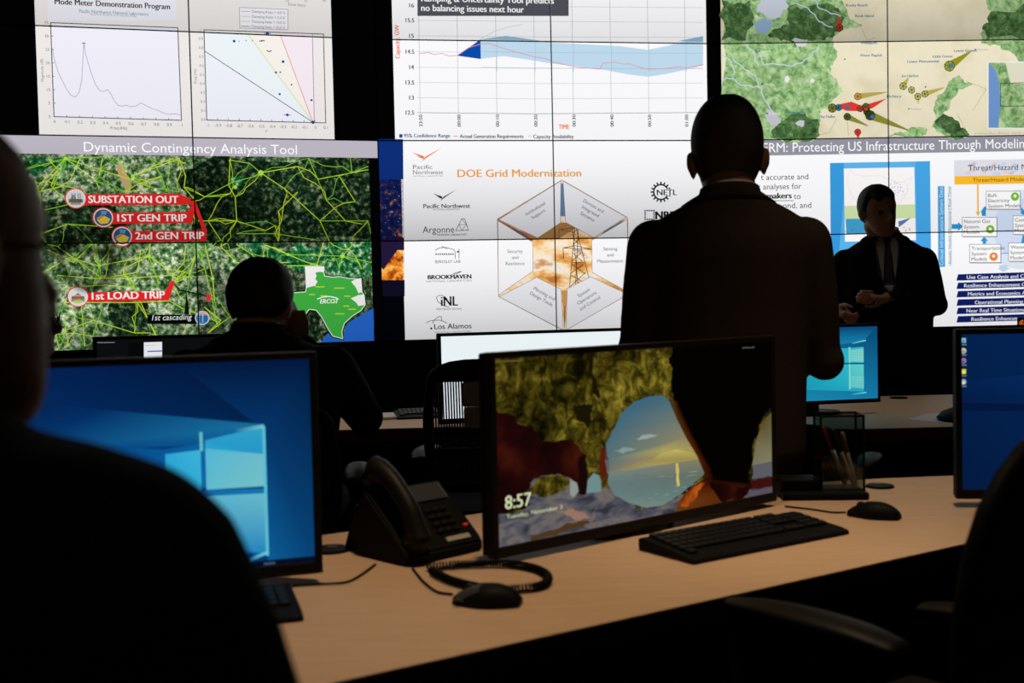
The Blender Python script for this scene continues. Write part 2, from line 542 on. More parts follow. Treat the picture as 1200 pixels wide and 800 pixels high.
class Pic:
    """flat picture on an upright screen plane: origin O, horizontal unit ex, viewer-side normal n; (s, z) in metres"""
    def __init__(s, O, ang):
        s.O = Vector(O)
        s.ex = Vector((math.cos(ang), math.sin(ang), 0))
        s.n = Vector((math.sin(ang), -math.cos(ang), 0))
        s.items = []
        s.k = None
    def crop(s, sc=None, ox=0, oy=0):
        s.k = None if sc is None else (sc, ox, oy)
    def uv(s, p):
        x, y = p
        if s.k: x, y = s.k[1] + x / s.k[0], s.k[2] + y / s.k[0]
        r = ray(x, y)
        E0 = Vector((0, 0, EYE))
        t = (s.O - E0).dot(s.n) / r.dot(s.n)
        q = E0 + r * t - s.O
        return (q.dot(s.ex), q.z)
    def tri(s, pts, what, layer):
        s.items.append((pts, what, layer))
    def raw(s, pts, what, layer):
        v = [Vector((x, y, 0)) for x, y in pts]
        for t in tessellate_polygon([v]):
            s.tri([pts[i] if isinstance(i, int) else (i.x, i.y) for i in t], what, layer)
    def poly(s, pts, what, layer=2):
        s.raw([s.uv(p) for p in pts], what, layer)
    def grad(s, pts, cols, layer=2, unit=None):
        q = [s.uv(p) for p in pts] if unit is None else [(x * unit[0], y * unit[1]) for x, y in pts]
        v = [Vector((x, y, 0)) for x, y in q]
        for t in tessellate_polygon([v]):
            s.tri([q[i] for i in t], [cols[i] for i in t], layer)
    def rect(s, x0, y0, x1, y1, what, layer=2):
        s.poly([(x0, y0), (x1, y0), (x1, y1), (x0, y1)], what, layer)
    def line(s, pts, w, what, layer=3, closed=False):
        q = [Vector(s.uv(p)) for p in pts]
        if closed: q.append(q[0])
        px = s.mpp(pts[0]) * w * .5
        for a, b in zip(q, q[1:]):
            d = (b - a)
            if d.length < 1e-6: continue
            d.normalize()
            nn = Vector((-d.y, d.x)) * px
            e = d * px * .6
            P = [a - e + nn, b + e + nn, b + e - nn, a - e - nn]
            P = [(p.x, p.y) for p in P]
            s.tri([P[0], P[1], P[2]], what, layer)
            s.tri([P[0], P[2], P[3]], what, layer)
    def mpp(s, p):
        a, b = s.uv(p), s.uv((p[0], p[1] + 4))
        return abs(a[1] - b[1]) / 4
    def disc(s, c, r, what, layer=3, n=20, ry=None):
        a = s.uv(c)
        k = s.mpp(c) * r
        ky = s.mpp(c) * (ry or r)
        s.raw([(a[0] + k * math.cos(2 * math.pi * i / n), a[1] + ky * math.sin(2 * math.pi * i / n)) for i in range(n)], what, layer)
    def ring(s, c, r, w, what, layer=4, n=20):
        a = s.uv(c)
        m = s.mpp(c)
        for i in range(n):
            t0, t1 = 2 * math.pi * i / n, 2 * math.pi * (i + 1) / n
            P = [(a[0] + m * q * math.cos(t), a[1] + m * q * math.sin(t)) for t, q in ((t0, r), (t1, r), (t1, r - w), (t0, r - w))]
            s.tri([P[0], P[1], P[2]], what, layer)
            s.tri([P[0], P[2], P[3]], what, layer)
    def text(s, st, x0, y, x1, cap, what, bold=0, layer=5, slant=0.0, slope=None):
        """left x0 and baseline y, right end x1 (the width is fitted), capital height in pixels"""
        tr, a0, a1 = glyphs(st, 0)
        p0 = s.uv((x0, y))
        p1 = s.uv((x1, y))
        kx = (p1[0] - p0[0]) / (a1 - a0)
        ky = s.mpp((x0, y)) * cap / CAP
        for dx_ in bold_steps(bold, ky):
            for t in tr:
                s.tri([(p0[0] + dx_ + (x - a0) * kx + slant * v * ky, p0[1] + v * ky) for x, v in t], what, layer)
    def rtext(s, st, c, cap, deg, what, bold=0, width=None, layer=5):
        """centred on c, turned by deg"""
        tr, a0, a1 = glyphs(st, 0)
        p = s.uv(c)
        m = s.mpp(c)
        k = m * cap / CAP
        kx = k if width is None else m * width / (a1 - a0)
        co, si = math.cos(R(deg)), math.sin(R(deg))
        for dx_ in bold_steps(bold, k):
            for t in tr:
                q = []
                for x, v in t:
                    X, Y = dx_ + (x - (a0 + a1) / 2) * kx, v * k - m * cap / 2
                    q.append((p[0] + X * co - Y * si, p[1] + X * si + Y * co))
                s.tri(q, what, layer)
    def mesh(s, name, rect, fall=0.0, step=.0005, full=None):
        """clip to rect (s0,s1,z0,z1) -> mesh in room axes relative to the plane origin"""
        x0, x1, y0, y1 = rect
        verts, faces, cols, uvs, mids, uv2 = [], [], [], [], [], []
        names = []
        F = full or rect
        for pts, what, layer in s.items:
            xs = [p[0] for p in pts]; ys = [p[1] for p in pts]
            if max(xs) <= x0 or min(xs) >= x1 or max(ys) <= y0 or min(ys) >= y1: continue
            full_tri = pts
            if min(xs) < x0 or max(xs) > x1 or min(ys) < y0 or max(ys) > y1:
                pts = clip(pts, x0, x1, y0, y1)
                if len(pts) < 3: continue
            ar = sum(pts[i][0] * pts[(i + 1) % len(pts)][1] - pts[(i + 1) % len(pts)][0] * pts[i][1] for i in range(len(pts)))
            if abs(ar) < 1e-10: continue
            if ar < 0: pts = pts[::-1]
            mat = what if isinstance(what, str) else ('lit_picture' if layer == 0 else 'lit_detail')
            gr = isinstance(what, list)
            if mat not in names: names.append(mat)
            col = (1, 1, 1, 1) if isinstance(what, str) or gr else rgb(*what)
            b = len(verts)
            for x, y in pts:
                v = s.ex * x + Vector((0, 0, y)) + s.n * (step * (layer + 1))
                verts.append(v)
                if gr:
                    (ax, ay), (bx, by_), (cx_, cy_) = full_tri
                    dd = (by_ - cy_) * (ax - cx_) + (cx_ - bx) * (ay - cy_)
                    l0 = ((by_ - cy_) * (x - cx_) + (cx_ - bx) * (y - cy_)) / dd
                    l1 = ((cy_ - ay) * (x - cx_) + (ax - cx_) * (y - cy_)) / dd
                    c3 = [rgb(*k) for k in what]
                    cols.append(tuple(max(0.0, l0 * c3[0][i] + l1 * c3[1][i] + (1 - l0 - l1) * c3[2][i]) for i in range(4)))
                else:
                    cols.append(col)
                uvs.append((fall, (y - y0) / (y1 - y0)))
                uv2.append(((x - F[0]) / (F[1] - F[0]), (y - F[2]) / (F[3] - F[2])))
            faces.append(list(range(b, len(verts))))
            mids.append(names.index(mat))
        me = bpy.data.meshes.new(name)
        me.from_pydata(verts, [], faces)
        for nm in names: me.materials.append(MATS[nm])
        me.polygons.foreach_set('material_index', mids)
        ca = me.color_attributes.new('Col', 'FLOAT_COLOR', 'POINT')
        ca.data.foreach_set('color', [c for q in cols for c in q])
        for nm, src in (('panel', uvs), ('screen', uv2)):
            l = me.uv_layers.new(name=nm)
            for lp in me.loops: l.data[lp.index].uv = src[lp.vertex_index]
        me.update()
        return me

# ------------------------------------------------------------------ the room
def struct(name, bm, m):
    return tag(obj(name, bm, m), kind='structure')
struct('floor', box(BM(), (0, 4.2, -.05), (12, 14.4, .1)), M_FLOOR)
struct('ceiling', box(BM(), (0, 4.2, 4.25), (12, 14.4, .1)), M_CEIL)
struct('wall_left', box(BM(), (-5.95, 4.2, 2.1), (.1, 14.4, 4.2)), M_WALL)
struct('wall_right', box(BM(), (5.95, 4.2, 2.1), (.1, 14.4, 4.2)), M_WALL)
struct('wall_rear', box(BM(), (0, -2.95, 2.1), (12, .1, 4.2)), M_WALL)
struct('wall_front', box(BM(), (0, 11.35, 2.1), (12, .1, 4.2)), M_WALL)

# ------------------------------------------------------------------ video wall: three flat bays of two by four panels, bent like a bay window
PW, PH = 1.21, 0.680625
ANG = [0.273681014, 0.150892272, 0.0343209601]
P0 = Vector((-2.65481109 * PW, 5.87822997 * PW, 0))
ZA = EYE + 1.45265392 * PW           # lower edge of the topmost row
BAYS = []
p = P0.copy()
for a in ANG:
    BAYS.append(Pic(p + Vector((0, 0, 0)), a))
    p = p + Vector((math.cos(a), math.sin(a), 0)) * 2 * PW
PEND = p
rows_z = [(ZA - PH * (r - 1) - PH * 1, ZA - PH * (r - 1)) for r in range(4)]   # (bottom, top)
bm = BM()
pts = [P0, BAYS[1].O, BAYS[2].O, PEND]
for a, b, t in zip(pts, pts[1:], ANG):
    n = Vector((-math.sin(t), math.cos(t), 0))
    q = [a + n * .16, b + n * .16, b + n * .36, a + n * .36]
    prism(bm, [(v.x, v.y) for v in q], 0, 4.2)
struct('trim_1', bm, M_WALL)
bm = BM()
for a, b, t in zip(pts, pts[1:], ANG):
    n = Vector((-math.sin(t), math.cos(t), 0))
    q = [a + n * .0, b + n * .0, b + n * .16, a + n * .16]
    prism(bm, [(v.x, v.y) for v in q], 0, rows_z[3][0] - .004)
struct('trim_2', bm, M_WALL)

WHITE = (250, 250, 252)
BLK = (3, 3, 4)
FAR = 60.0
for b in BAYS:                                              # panels are on but black where no window is open
    b.raw([(-.1, 0), (2.6, 0), (2.6, 4.2), (-.1, 4.2)], (2, 2, 3), 0)
def zrow(r, bot): return rows_z[r][0] if bot else rows_z[r][1]

# ---- bay 1, upper slide: mode meter
b = BAYS[0]
def band(b, px0, px1, ztop, zbot, what, layer, pyref=100):
    s0, s1 = (b.uv((px0, pyref))[0] if px0 is not None else -.05), (b.uv((px1, pyref))[0] if px1 is not None else 2.5)
    b.raw([(s0, zbot), (s1, zbot), (s1, ztop), (s0, ztop)], what, layer)
b.crop()
band(b, 44, 390.3, zrow(0, 0), zrow(1, 1), (238, 234, 232), 1)
b.crop(3)
b.rect(168, -90, 620, 72, (240, 239, 248), 2)
b.text('Mode Meter Demonstration Program', 193, 15, 597, 20, (24, 22, 26), .8)
b.text('Pacific Northwest National Laboratory', 279, 45, 523, 12, (52, 140, 146), .3)
b.text('Operated by the laboratory for the U.S. Department of Energy', 315, 53, 480, 6, (150, 150, 170))
b.poly([(178, 80), (625, 98), (638, 423), (190, 410)], (239, 238, 249), 2)
b.line([(178, 80), (625, 98), (638, 423), (190, 410)], 3, (60, 56, 62), 4, True)
for i in range(11):
    t = i / 10
    x, y = 190 + 448 * t, 410 + 13 * t
    b.line([(x, y), (x, y - 6)], 2, (60, 56, 62), 4)
    b.rtext('0' if i == 0 else ('1' if i == 10 else '0.%d' % i), (x + 2, y + 17), 10, 0, (96, 92, 100))
for i, s in enumerate(['75', '30', '25', '20', '15', '10', '5', '0']):
    y = 80 + 330 * i / 7
    b.line([(178 + 12 * i / 7, y), (185 + 12 * i / 7, y)], 2, (60, 56, 62), 4)
    b.rtext(s, (163 + 12 * i / 7, y), 10, 0, (120, 114, 122))
b.rtext('Freq (Hz)', (418, 450), 10, 0, (70, 66, 74))
b.rtext('Magnitude (dB)', (148, 247), 9, 90, (120, 112, 124))
crv = [(185, 170), (190, 205), (205, 255), (220, 285), (235, 315), (250, 335), (265, 342), (278, 325), (288, 280), (292, 200), (295, 150), (300, 185), (308, 215), (320, 255), (335, 295), (350, 318), (365, 322), (378, 315), (390, 330), (402, 355), (415, 370), (430, 373), (445, 370), (460, 376), (480, 372), (495, 362), (515, 372), (535, 382), (555, 388), (575, 398), (595, 402), (615, 400), (636, 404)]
b.line(crv, 2.0, (170, 152, 184), 4)
b.line([(290, 152), (300, 152)], 3, (90, 80, 120), 5)
b.poly([(720, 108), (868, 114), (1100, 430), (727, 422)], (236, 244, 248), 2)
b.poly([(868, 114), (985, 118), (1100, 430)], (246, 241, 233), 2)
b.poly([(985, 118), (1097, 118), (1104, 430)], (246, 234, 242), 2)
b.poly([(717, 180), (1100, 430), (727, 422)], (238, 240, 250), 3)
b.line([(717, 105), (1137, 120), (1145, 432), (727, 422)], 3, (70, 66, 72), 4, True)
b.line([(720, 180), (1100, 430)], 2.4, (50, 50, 90), 5)
b.line([(868, 116), (1100, 430)], 2.4, (198, 224, 130), 5)
b.line([(985, 122), (1100, 430)], 2.4, (232, 130, 150), 5)
b.line([(1098, 118), (1105, 430)], 2.4, (166, 120, 170), 5)
for i in range(11):
    t = i / 10
    b.line([(727 + 380 * t, 422 + 9 * t), (727 + 380 * t, 415 + 9 * t)], 2, (60, 56, 62), 4)
    b.rtext('-%s' % ('1' if i == 0 else '0.%d' % (10 - i)) if i < 10 else '0', (729 + 380 * t, 440 + 8 * t), 10, 0, (110, 106, 112))
    b.rtext('1' if i == 0 else '0.%d' % (10 - i), (705 + 10 * t, 105 + 31.5 * i), 9, 0, (120, 114, 122))
b.rtext('Freq (Hz)', (686, 268), 9, 90, (110, 106, 112))
b.rtext('0.1', (1145, 448), 10, 0, (110, 106, 112))
b.rtext('σ', (938, 461), 12, 0, (60, 60, 64))
for x, y, r in ((823, 145, 5), (940, 118, 6), (995, 217, 5), (970, 255, 4), (1095, 352, 4), (1100, 430, 6), (1010, 404, 5), (983, 331, 4), (1025, 298, 3), (920, 144, 3), (865, 143, 2), (887, 143, 2), (840, 146, 2), (985, 254, 3)):
    b.disc((x, y), r, (38, 62, 150), 6, 10)
for x, y in ((940, 118), (1010, 404)): b.line([(x - 12, y), (x + 12, y)], 2, (38, 62, 150), 6)
b.line([(938, 178), (946, 182), (954, 178)], 3, (50, 50, 60), 6)
b.line([(912, 145), (930, 143)], 3, (50, 50, 60), 6)
b.rect(842, 27, 1012, 103, (244, 243, 248), 5)
b.line([(842, 27), (1012, 33), (1012, 105), (843, 99)], 2, (150, 146, 160), 6, True)
for i, (s, c) in enumerate((('0.0', (170, 150, 190)), ('5.0', (200, 190, 190)), ('10.0', (180, 214, 110)), ('20.0', (40, 40, 90)))):
    y = 45 + 17.5 * i
    b.line([(848, y - 5), (880, y - 4)], 2, c, 6)
    b.text('Damping Ratio = %s %%' % s, 886, y, 1002, 9, (100, 96, 130), .2, 6)
b.rtext('Time (sec)', (1042, 17), 10, 0, (120, 114, 124))
for x, s in ((1010, '30'), (1075, '35'), (1140, '40')): b.rtext(s, (x, 2), 9, 0, (150, 144, 150))

# ---- bay 1, lower slide: contingency map
b.crop()
zt = zrow(2, 0)
s1 = b.uv((443, 175))[0]
zh = b.uv((226, 182.4))[1]
b.raw([(-.02, zh), (s1, zh), (s1, zt), (-.02, zt)], (186, 181, 192), 5)
b.text('Dynamic Contingency Analysis Tool', 98.5, 177.5, 348, 11.2, (252, 252, 255), .3, 7)
s2 = b.uv((435, 290))[0]
b.raw([(-.02, zrow(3, 1)), (s2, zrow(3, 1)), (s2, zh), (-.02, zh)], 'lit_satellite', 0)
b.raw([(s2, zrow(3, 1)), (2.5, zrow(3, 1)), (2.5, zh), (s2, zh)], (5, 4, 4), 5)
b.crop(2.667, 0, 150)
b.poly(ragged([(560, 130), (760, 95), (1155, 95), (1165, 355), (640, 355), (600, 260)], 22), 'lit_satellite_dark', 2)
b.poly(ragged([(100, 240), (330, 230), (420, 300), (380, 356), (80, 356)], 22), 'lit_satellite_dark', 2)
b.poly(ragged([(340, 550), (460, 545), (470, 640), (330, 650)], 22), 'lit_satellite_dark', 2)
b.poly(ragged([(80, 95), (260, 95), (200, 130), (80, 150)], 22), 'lit_satellite_green', 2)
b.poly(ragged([(740, 355), (1165, 355), (1168, 470), (1050, 470), (900, 430), (780, 400)], 22), 'lit_satellite_green', 2)
b.poly(ragged([(905, 530), (1000, 570), (1030, 640), (1000, 668), (930, 668)], 22), 'lit_satellite_dark', 2)
b.poly(ragged([(720, 160), (770, 150), (760, 180), (720, 185)], 22), 'lit_satellite_green', 3)
b.poly([(360, 120), (380, 110), (412, 180), (400, 215)], (190, 160, 110), 3)
b.poly([(425, 300), (445, 320), (425, 345)], (200, 190, 170), 3)
YEL = (196, 222, 40)
YG = (140, 200, 40)
NET = '''60,135 205,95 330,90 360,92;205,95 300,165 310,190;205,95 115,185 100,215;205,95 165,190;205,95 420,165 470,185;320,95 310,150;365,95 415,150 390,200;415,150 560,95;415,150 500,110 540,95;470,95 505,150 520,200;560,95 580,150 575,185 605,220;530,95 580,110;100,265 210,240;110,170 125,200 130,340;150,95 180,130 160,180;640,215 725,170 800,150 815,140 780,110 715,100;720,95 715,180 735,215 740,290;815,140 930,120 970,135 995,160 1150,130;965,95 1020,225;815,140 890,190 1000,290 1030,355;930,200 870,260 880,290 860,330 870,355;1095,95 1100,140 1150,120;640,215 720,205 730,180;620,290 740,290 830,320 860,305;1000,290 1150,290;1020,225 1080,290 1130,300;1060,150 1110,230;740,330 860,330 990,350;100,300 130,330 210,300 350,310;180,370 320,470 430,450;300,360 310,430 290,500;120,460 215,405 310,430 465,400 470,360;385,440 465,400 520,440 580,450;465,400 490,470 495,490;540,485 540,460 575,420 580,370;540,485 590,465 610,400;385,440 420,500;150,380 230,420 290,360;180,460 300,470 390,470 530,460;620,365 640,440 660,520 680,620;641,365 665,470 670,540;690,370 740,420 830,420 900,420;740,365 780,390 830,430;830,365 900,395 960,420 1000,430;1010,360 990,430 900,430;900,395 1070,400 1160,420;430,545 470,610 490,650;255,555 265,680;275,550 310,640;200,545 430,545 530,540;420,500 460,590 500,680;170,625 210,685;170,630 185,690;240,620 290,600 420,640 470,640;320,560 290,650;580,540 590,600 570,650;640,560 690,600 650,640 690,610;690,610 720,590;230,140 250,95;505,150 430,175 390,200;575,185 640,215;600,235 610,300 615,355;100,205 200,180 240,190;470,185 560,200;650,290 690,350;1110,400 1130,440;1070,400 1060,440;330,470 345,360;200,500 330,490 420,500;120,600 200,590;430,450 440,380'''
for i, ln in enumerate(NET.split(';')):
    b.line([tuple(map(float, q.split(','))) for q in ln.split()], 2.3, YEL if i % 3 else YG, 4)
nodes = [tuple(map(float, q.split(','))) for ln in NET.split(';') for q in ln.split()]
for i in range(120):
    a = random.choice(nodes)
    near = sorted(nodes, key=lambda n: math.hypot(n[0] - a[0], n[1] - a[1]))[4:14]
    c = random.choice(near)
    b.line(ragged([a, c], 12, 2, False), 1.9, random.choice((YEL, YG, (110, 190, 60))), 4)
for x, y, r in ((205, 95, 6), (815, 140, 9), (465, 400, 6), (310, 430, 5), (415, 150, 6), (1070, 400, 7), (735, 185, 6), (665, 470, 5), (900, 395, 5), (990, 430, 5)):
    b.disc((x, y), r, (170, 220, 70), 5, 8)
RED = (228, 40, 40)
for poly, st, x0, x1, base, c in (
        ([(262, 207), (560, 205), (592, 220), (604, 236), (562, 240), (262, 241)], 'SUBSTATION OUT', 277, 557, 234, (237, 220)),
        ([(350, 265), (585, 262), (602, 238), (613, 244), (600, 297), (350, 300)], '1ST GEN TRIP', 368, 583, 292, (323, 280)),
        ([(410, 322), (632, 320), (606, 240), (614, 238), (647, 320), (645, 353), (410, 357)], '2nd GEN TRIP', 424, 638, 348, (382, 338)),
        ([(275, 513), (516, 509), (533, 480), (545, 486), (528, 538), (275, 543)], '1st LOAD TRIP', 288, 515, 536, (244, 527))):
    b.poly(poly, RED, 6)
    b.text(st, x0, base, x1, 22.5, (252, 250, 248), .9, 7)
    b.disc(c, 32, (232, 60, 54), 7, 28)
    b.disc(c, 29, (244, 228, 220), 8, 28)
    b.disc(c, 26, (214, 220, 226), 9, 28)
for (x, y), k in (((237, 220), 0), ((323, 280), 1), ((382, 338), 1), ((244, 527), 2)):
    if k == 0:
        b.rect(x - 22, y + 2, x + 22, y + 13, (112, 104, 96), 10)
        b.poly([(x - 18, y + 2), (x - 6, y - 14), (x + 2, y + 2)], (150, 140, 130), 10)
        for q in (-12, -2, 8, 14): b.line([(x + q, y - 16), (x + q, y + 12)], 2, (70, 64, 60), 11)
        b.rect(x - 16, y + 13, x + 16, y + 20, (150, 156, 130), 10)
    elif k == 1:
        b.disc((x, y), 26, (46, 84, 140), 10, 24)
        b.poly([(x - 20, y + 8), (x + 2, y - 6), (x + 22, y + 4), (x + 14, y + 18), (x - 8, y + 20)], (226, 196, 60), 11)
        b.poly([(x - 22, y + 2), (x - 6, y - 8), (x + 2, y - 4), (x - 14, y + 8)], (190, 140, 70), 12)
        b.poly([(x - 8, y - 22), (x + 12, y - 20), (x + 8, y - 8), (x - 6, y - 10)], (90, 150, 190), 11)
    else:
        b.rect(x - 20, y - 2, x + 20, y + 8, (150, 96, 82), 10)
        b.poly([(x - 12, y - 3), (x, y - 13), (x + 12, y - 3)], (186, 120, 100), 10)
        b.rect(x - 21, y + 8, x + 21, y + 15, (120, 160, 74), 10)
        b.disc((x, y + 14), 14, (196, 206, 110), 10, 16, 7)
for q in (8, 13): b.disc((604, 237), q - 3, RED, 7, 10)
b.disc((540, 484), 7, RED, 7, 10)
b.rect(645, 520, 658, 540, RED, 7)
b.line([(545, 488), (562, 506), (600, 514), (650, 526)], 4, (20, 20, 20), 6)
b.poly([(583, 508), (576, 582), (592, 582)], (16, 16, 16), 6)
b.rect(460, 583, 626, 612, (8, 8, 8), 6)
b.text('1st cascading', 475, 601, 598, 17, (240, 240, 240), .1, 7, .22)
b.disc((632, 593), 22, (214, 214, 224), 7, 24)
b.disc((632, 593), 19, (64, 128, 190), 8, 24)
b.poly([(614, 586), (618, 579), (632, 574), (646, 579), (650, 586)], (222, 160, 160), 9)
for q in (-12, -6, 0, 6, 11): b.rect(632 + q, 582, 635 + q, 606, (30, 76, 130) if q % 4 else (130, 190, 220), 10)
# state map inset
b.poly([(1168, 562), (1135, 580), (1085, 610), (1075, 640), (1072, 660), (1040, 655), (1025, 640), (1000, 672), (1170, 672)], (38, 100, 196), 5)
tex = [(985, 447), (1012, 449), (1014, 462), (1040, 466), (1062, 464), (1090, 470), (1108, 470), (1114, 472), (1128, 470), (1131, 512), (1138, 522), (1141, 552), (1128, 570), (1100, 588), (1076, 610), (1068, 636), (1071, 658), (1040, 650), (1025, 627), (1005, 590), (988, 569), (966, 566), (950, 588), (930, 577), (912, 545), (905, 515), (955, 512), (957, 495), (985, 492)]
b.line(tex, 9, (14, 30, 20), 6, True)
b.poly(tex, (64, 172, 66), 7)
b.line(tex, 2.5, (220, 236, 214), 8, True)
b.poly([(953, 432), (1014, 432), (1013, 449), (996, 449), (984, 452), (990, 462), (984, 470), (992, 480), (984, 492), (956, 500)], (240, 238, 236), 9)
b.poly([(1097, 480), (1112, 472), (1128, 470), (1131, 512), (1120, 516), (1112, 498)], (238, 236, 234), 9)
b.poly([(1096, 532), (1120, 522), (1136, 520), (1141, 552), (1120, 556), (1112, 544)], (238, 236, 234), 9)
for x, y, w in ((1000, 496, 26), (1060, 500, 30), (1085, 525, 18), (1012, 524, 20), (975, 520, 16), (1062, 580, 26), (1082, 556, 16), (1045, 545, 10), (1100, 566, 22)):
    b.line([(x - w / 2, y), (x + w / 2, y)], 3.5, (184, 214, 50), 9)
b.text('ERCOT', 1000, 548, 1056, 13, (250, 252, 250), .8, 10, .2)
b.line([(992, 534), (1008, 528), (1030, 526), (1050, 530), (1056, 534)], 3, (250, 252, 250), 10)

# ---- bay 2, upper slide: capacity chart
b = BAYS[1]
b.crop()
band(b, 461.5, 828.5, zrow(0, 0), zrow(1, 1), WHITE, 1)
b.crop(2.857, 430, 0)
GR = (206, 206, 212)
for i, y in enumerate((18, 68, 120, 173, 225, 276, 327, 377)):
    b.line([(168, y), (560, y + 4), (1125, y + 8 - i * 1.2)], 1.8, GR if i < 7 else (130, 130, 140), 2)
    b.text(['16', '15.5', '15', '14.5', '14', '13.5', '13', '12.5'][i], 142 if i in (0, 2, 4, 6) else 130, y + 7, 157 if i in (0, 2, 4, 6) else 158, 14, (26, 26, 30), .8)
for x, s in ((178, '23:50'), (306, '00:00'), (435, '00:10'), (563, '00:20'), (691, '00:30'), (818, '00:40'), (944, '00:50'), (1068, '01:00')):
    b.line([(x - 6, -60), (x, 378)], 1.6, (176, 176, 186), 2)
    b.rtext(s, (x + 2, 404), 11, 90, (24, 24, 28), .8, width=40)
b.poly([(380, 132), (430, 125), (465, 120), (520, 128), (610, 142), (720, 148), (850, 155), (940, 167), (1000, 155), (1060, 140), (1125, 121), (1125, 220), (1060, 235), (1000, 248), (940, 257), (880, 250), (800, 235), (700, 222), (620, 213), (540, 200), (460, 188), (380, 197)], (190, 217, 236), 3)
b.poly([(1040, 138), (1125, 121), (1125, 140)], (140, 182, 208), 4)
b.poly([(380, 132), (465, 120), (520, 128), (590, 138)], (150, 186, 210), 4)
for i, y in enumerate((173, 225)): b.line([(382, y), (560, y + 3), (1125, y + 6)], 1.4, (158, 186, 206), 5)
for x in (435, 563, 691, 818, 944, 1068): b.line([(x, 140), (x, 240)], 1.4, (150, 178, 200), 5)
b.poly([(303, 187), (380, 132), (381, 198)], (8, 74, 170), 6)
b.line([(380, 130), (430, 104), (475, 90), (520, 82)], 2, (206, 212, 222), 4)
b.line([(175, 180), (205, 176), (225, 183), (250, 179), (275, 188), (303, 186), (340, 160), (380, 148), (410, 146), (450, 160), (500, 175), (560, 190), (600, 197), (625, 208), (700, 225), (780, 232), (790, 212), (830, 208), (855, 215), (880, 214), (910, 225), (940, 232), (1000, 230), (1040, 224), (1070, 228), (1125, 216)], 2.2, (226, 140, 156), 7)
b.rect(169, -70, 675, 54, (82, 82, 92), 8)
b.text('no balancing issues next hour', 182, 37, 525, 21, (252, 252, 252), .8, 9)
b.text('Ramping & Uncertainty Tool predicts', 182, 5, 625, 21, (252, 252, 252), .8, 9)
b.rtext('Capacity, GW', (101, 140), 15, 90, (238, 112, 52), .9, width=112)
b.text('TIME', 642, 432, 677, 15, (240, 120, 50), .9)
b.rect(108, 449, 119, 461, (20, 80, 150), 5)
b.text('95% Confidence Range', 124, 460, 278, 12, (28, 80, 124), .9)
b.line([(290, 456), (304, 456)], 2.4, (232, 120, 110), 5)
b.text('Actual Generation Requirements', 311, 462, 524, 12, (30, 30, 32), .9)
b.rect(540, 452, 551, 460, (232, 234, 238), 5)
b.text('Capacity Availability', 557, 463, 692, 12, (40, 40, 42), .8)

# ---- bay 2, lower slide: grid modernization
b.crop()
zt, zb = zrow(2, 0), zrow(3, 1)
sA, sB = b.uv((444.5, 230))[0], b.uv((470.6, 230))[0]
b.raw([(sA, zb), (sA + .6, zb), (sA + .6, zt), (sA, zt)], (3, 4, 10), 1)
b.crop(3.077, 430, 150)
b.poly([(40, 40), (130, 40), (134, 395), (48, 395)], 'lit_city', 2)
b.poly([(40, 40), (130, 40), (131, 185), (42, 185)], (14, 46, 120), 3)
b.poly([(47, 395), (134, 395), (136, 560), (52, 560)], 'lit_fire', 2)
b.poly([(47, 395), (134, 395), (134, 440), (110, 440), (80, 480), (60, 510), (48, 500)], (34, 24, 60), 3)
b.poly([(51, 548), (136, 548), (136, 606), (54, 606)], (16, 14, 34), 3)
for i in range(26):
    x, y = random.uniform(52, 126), random.uniform(210, 400)
    b.disc((x, y), random.uniform(1.2, 3), random.choice(((240, 150, 70), (120, 90, 110), (90, 110, 190))), 4, 6)
b.crop()
sR = 2 * PW
b.raw([(sB, zb), (sR, zb), (sR, zt), (sB, zt)], WHITE, 2)
b.crop(3.077, 430, 150)
ORG = (232, 120, 52)
def bird(x0, y0, x1, y1, c):
    w, h = x1 - x0, y1 - y0
    b.poly([(x0, y0 + .34 * h), (x0 + .40 * w, y0 + .62 * h), (x0 + .36 * w, y0 + .78 * h)], c, 4)
    b.poly([(x0 + .30 * w, y0 + h), (x0 + .45 * w, y0 + .62 * h), (x1, y0), (x0 + .5 * w, y0 + .68 * h)], c, 4)
    b.poly([(x0 + .1 * w, y0 + .58 * h), (x0 + .42 * w, y0 + .74 * h), (x0 + .40 * w, y0 + .82 * h)], c, 4)
bird(163, 70, 272, 122, ORG)
b.text('Pacific', 166, 148, 236, 15, (104, 104, 110), .1)
b.text('Northwest', 166, 167, 275, 15, (104, 104, 110), .1)
b.text('NATIONAL LABORATORY', 167, 176, 276, 5, (150, 150, 154))
b.text('DOE Grid Modernization', 327, 177, 772, 27, (238, 160, 66), .8)
bird(237, 220, 325, 264, (30, 30, 32))
b.text('Pacific Northwest', 204, 289, 372, 15, (20, 20, 22), .8)
b.text('NATIONAL LABORATORY', 238, 297, 336, 6, (60, 60, 62))
b.text('Argonne', 201, 378, 315, 23, (38, 38, 42), .1)
b.text('NATIONAL LABORATORY', 253, 388, 360, 6, (40, 40, 42), .8)
b.line([(320, 370), (342, 327), (352, 327), (366, 368)], 2.2, (80, 80, 88), 4, True)
b.line([(332, 348), (358, 348), (342, 370), (332, 348)], 1.6, (80, 80, 88), 4)
b.line([(342, 327), (358, 348)], 1.6, (80, 80, 88), 4)
b.line([(246, 440), (262, 432), (285, 430), (312, 438), (318, 446), (318, 470)], 2.2, (60, 60, 66), 4)
b.line([(270, 426), (290, 436)], 2, (60, 60, 66), 4)
b.line([(332, 436), (332, 470)], 2, (60, 60, 66), 4)
b.line([(325, 446), (332, 446)], 5, (60, 60, 66), 4)
for i in range(9): b.rect(247 + i * 7.6, 452, 252 + i * 7.6, 457, (50, 50, 54), 4)
b.text('BERKELEY LAB', 246, 487, 337, 10, (50, 50, 54), .3)
b.text('BROOKHAVEN', 220, 545, 376, 15, (14, 14, 16), 1.1)
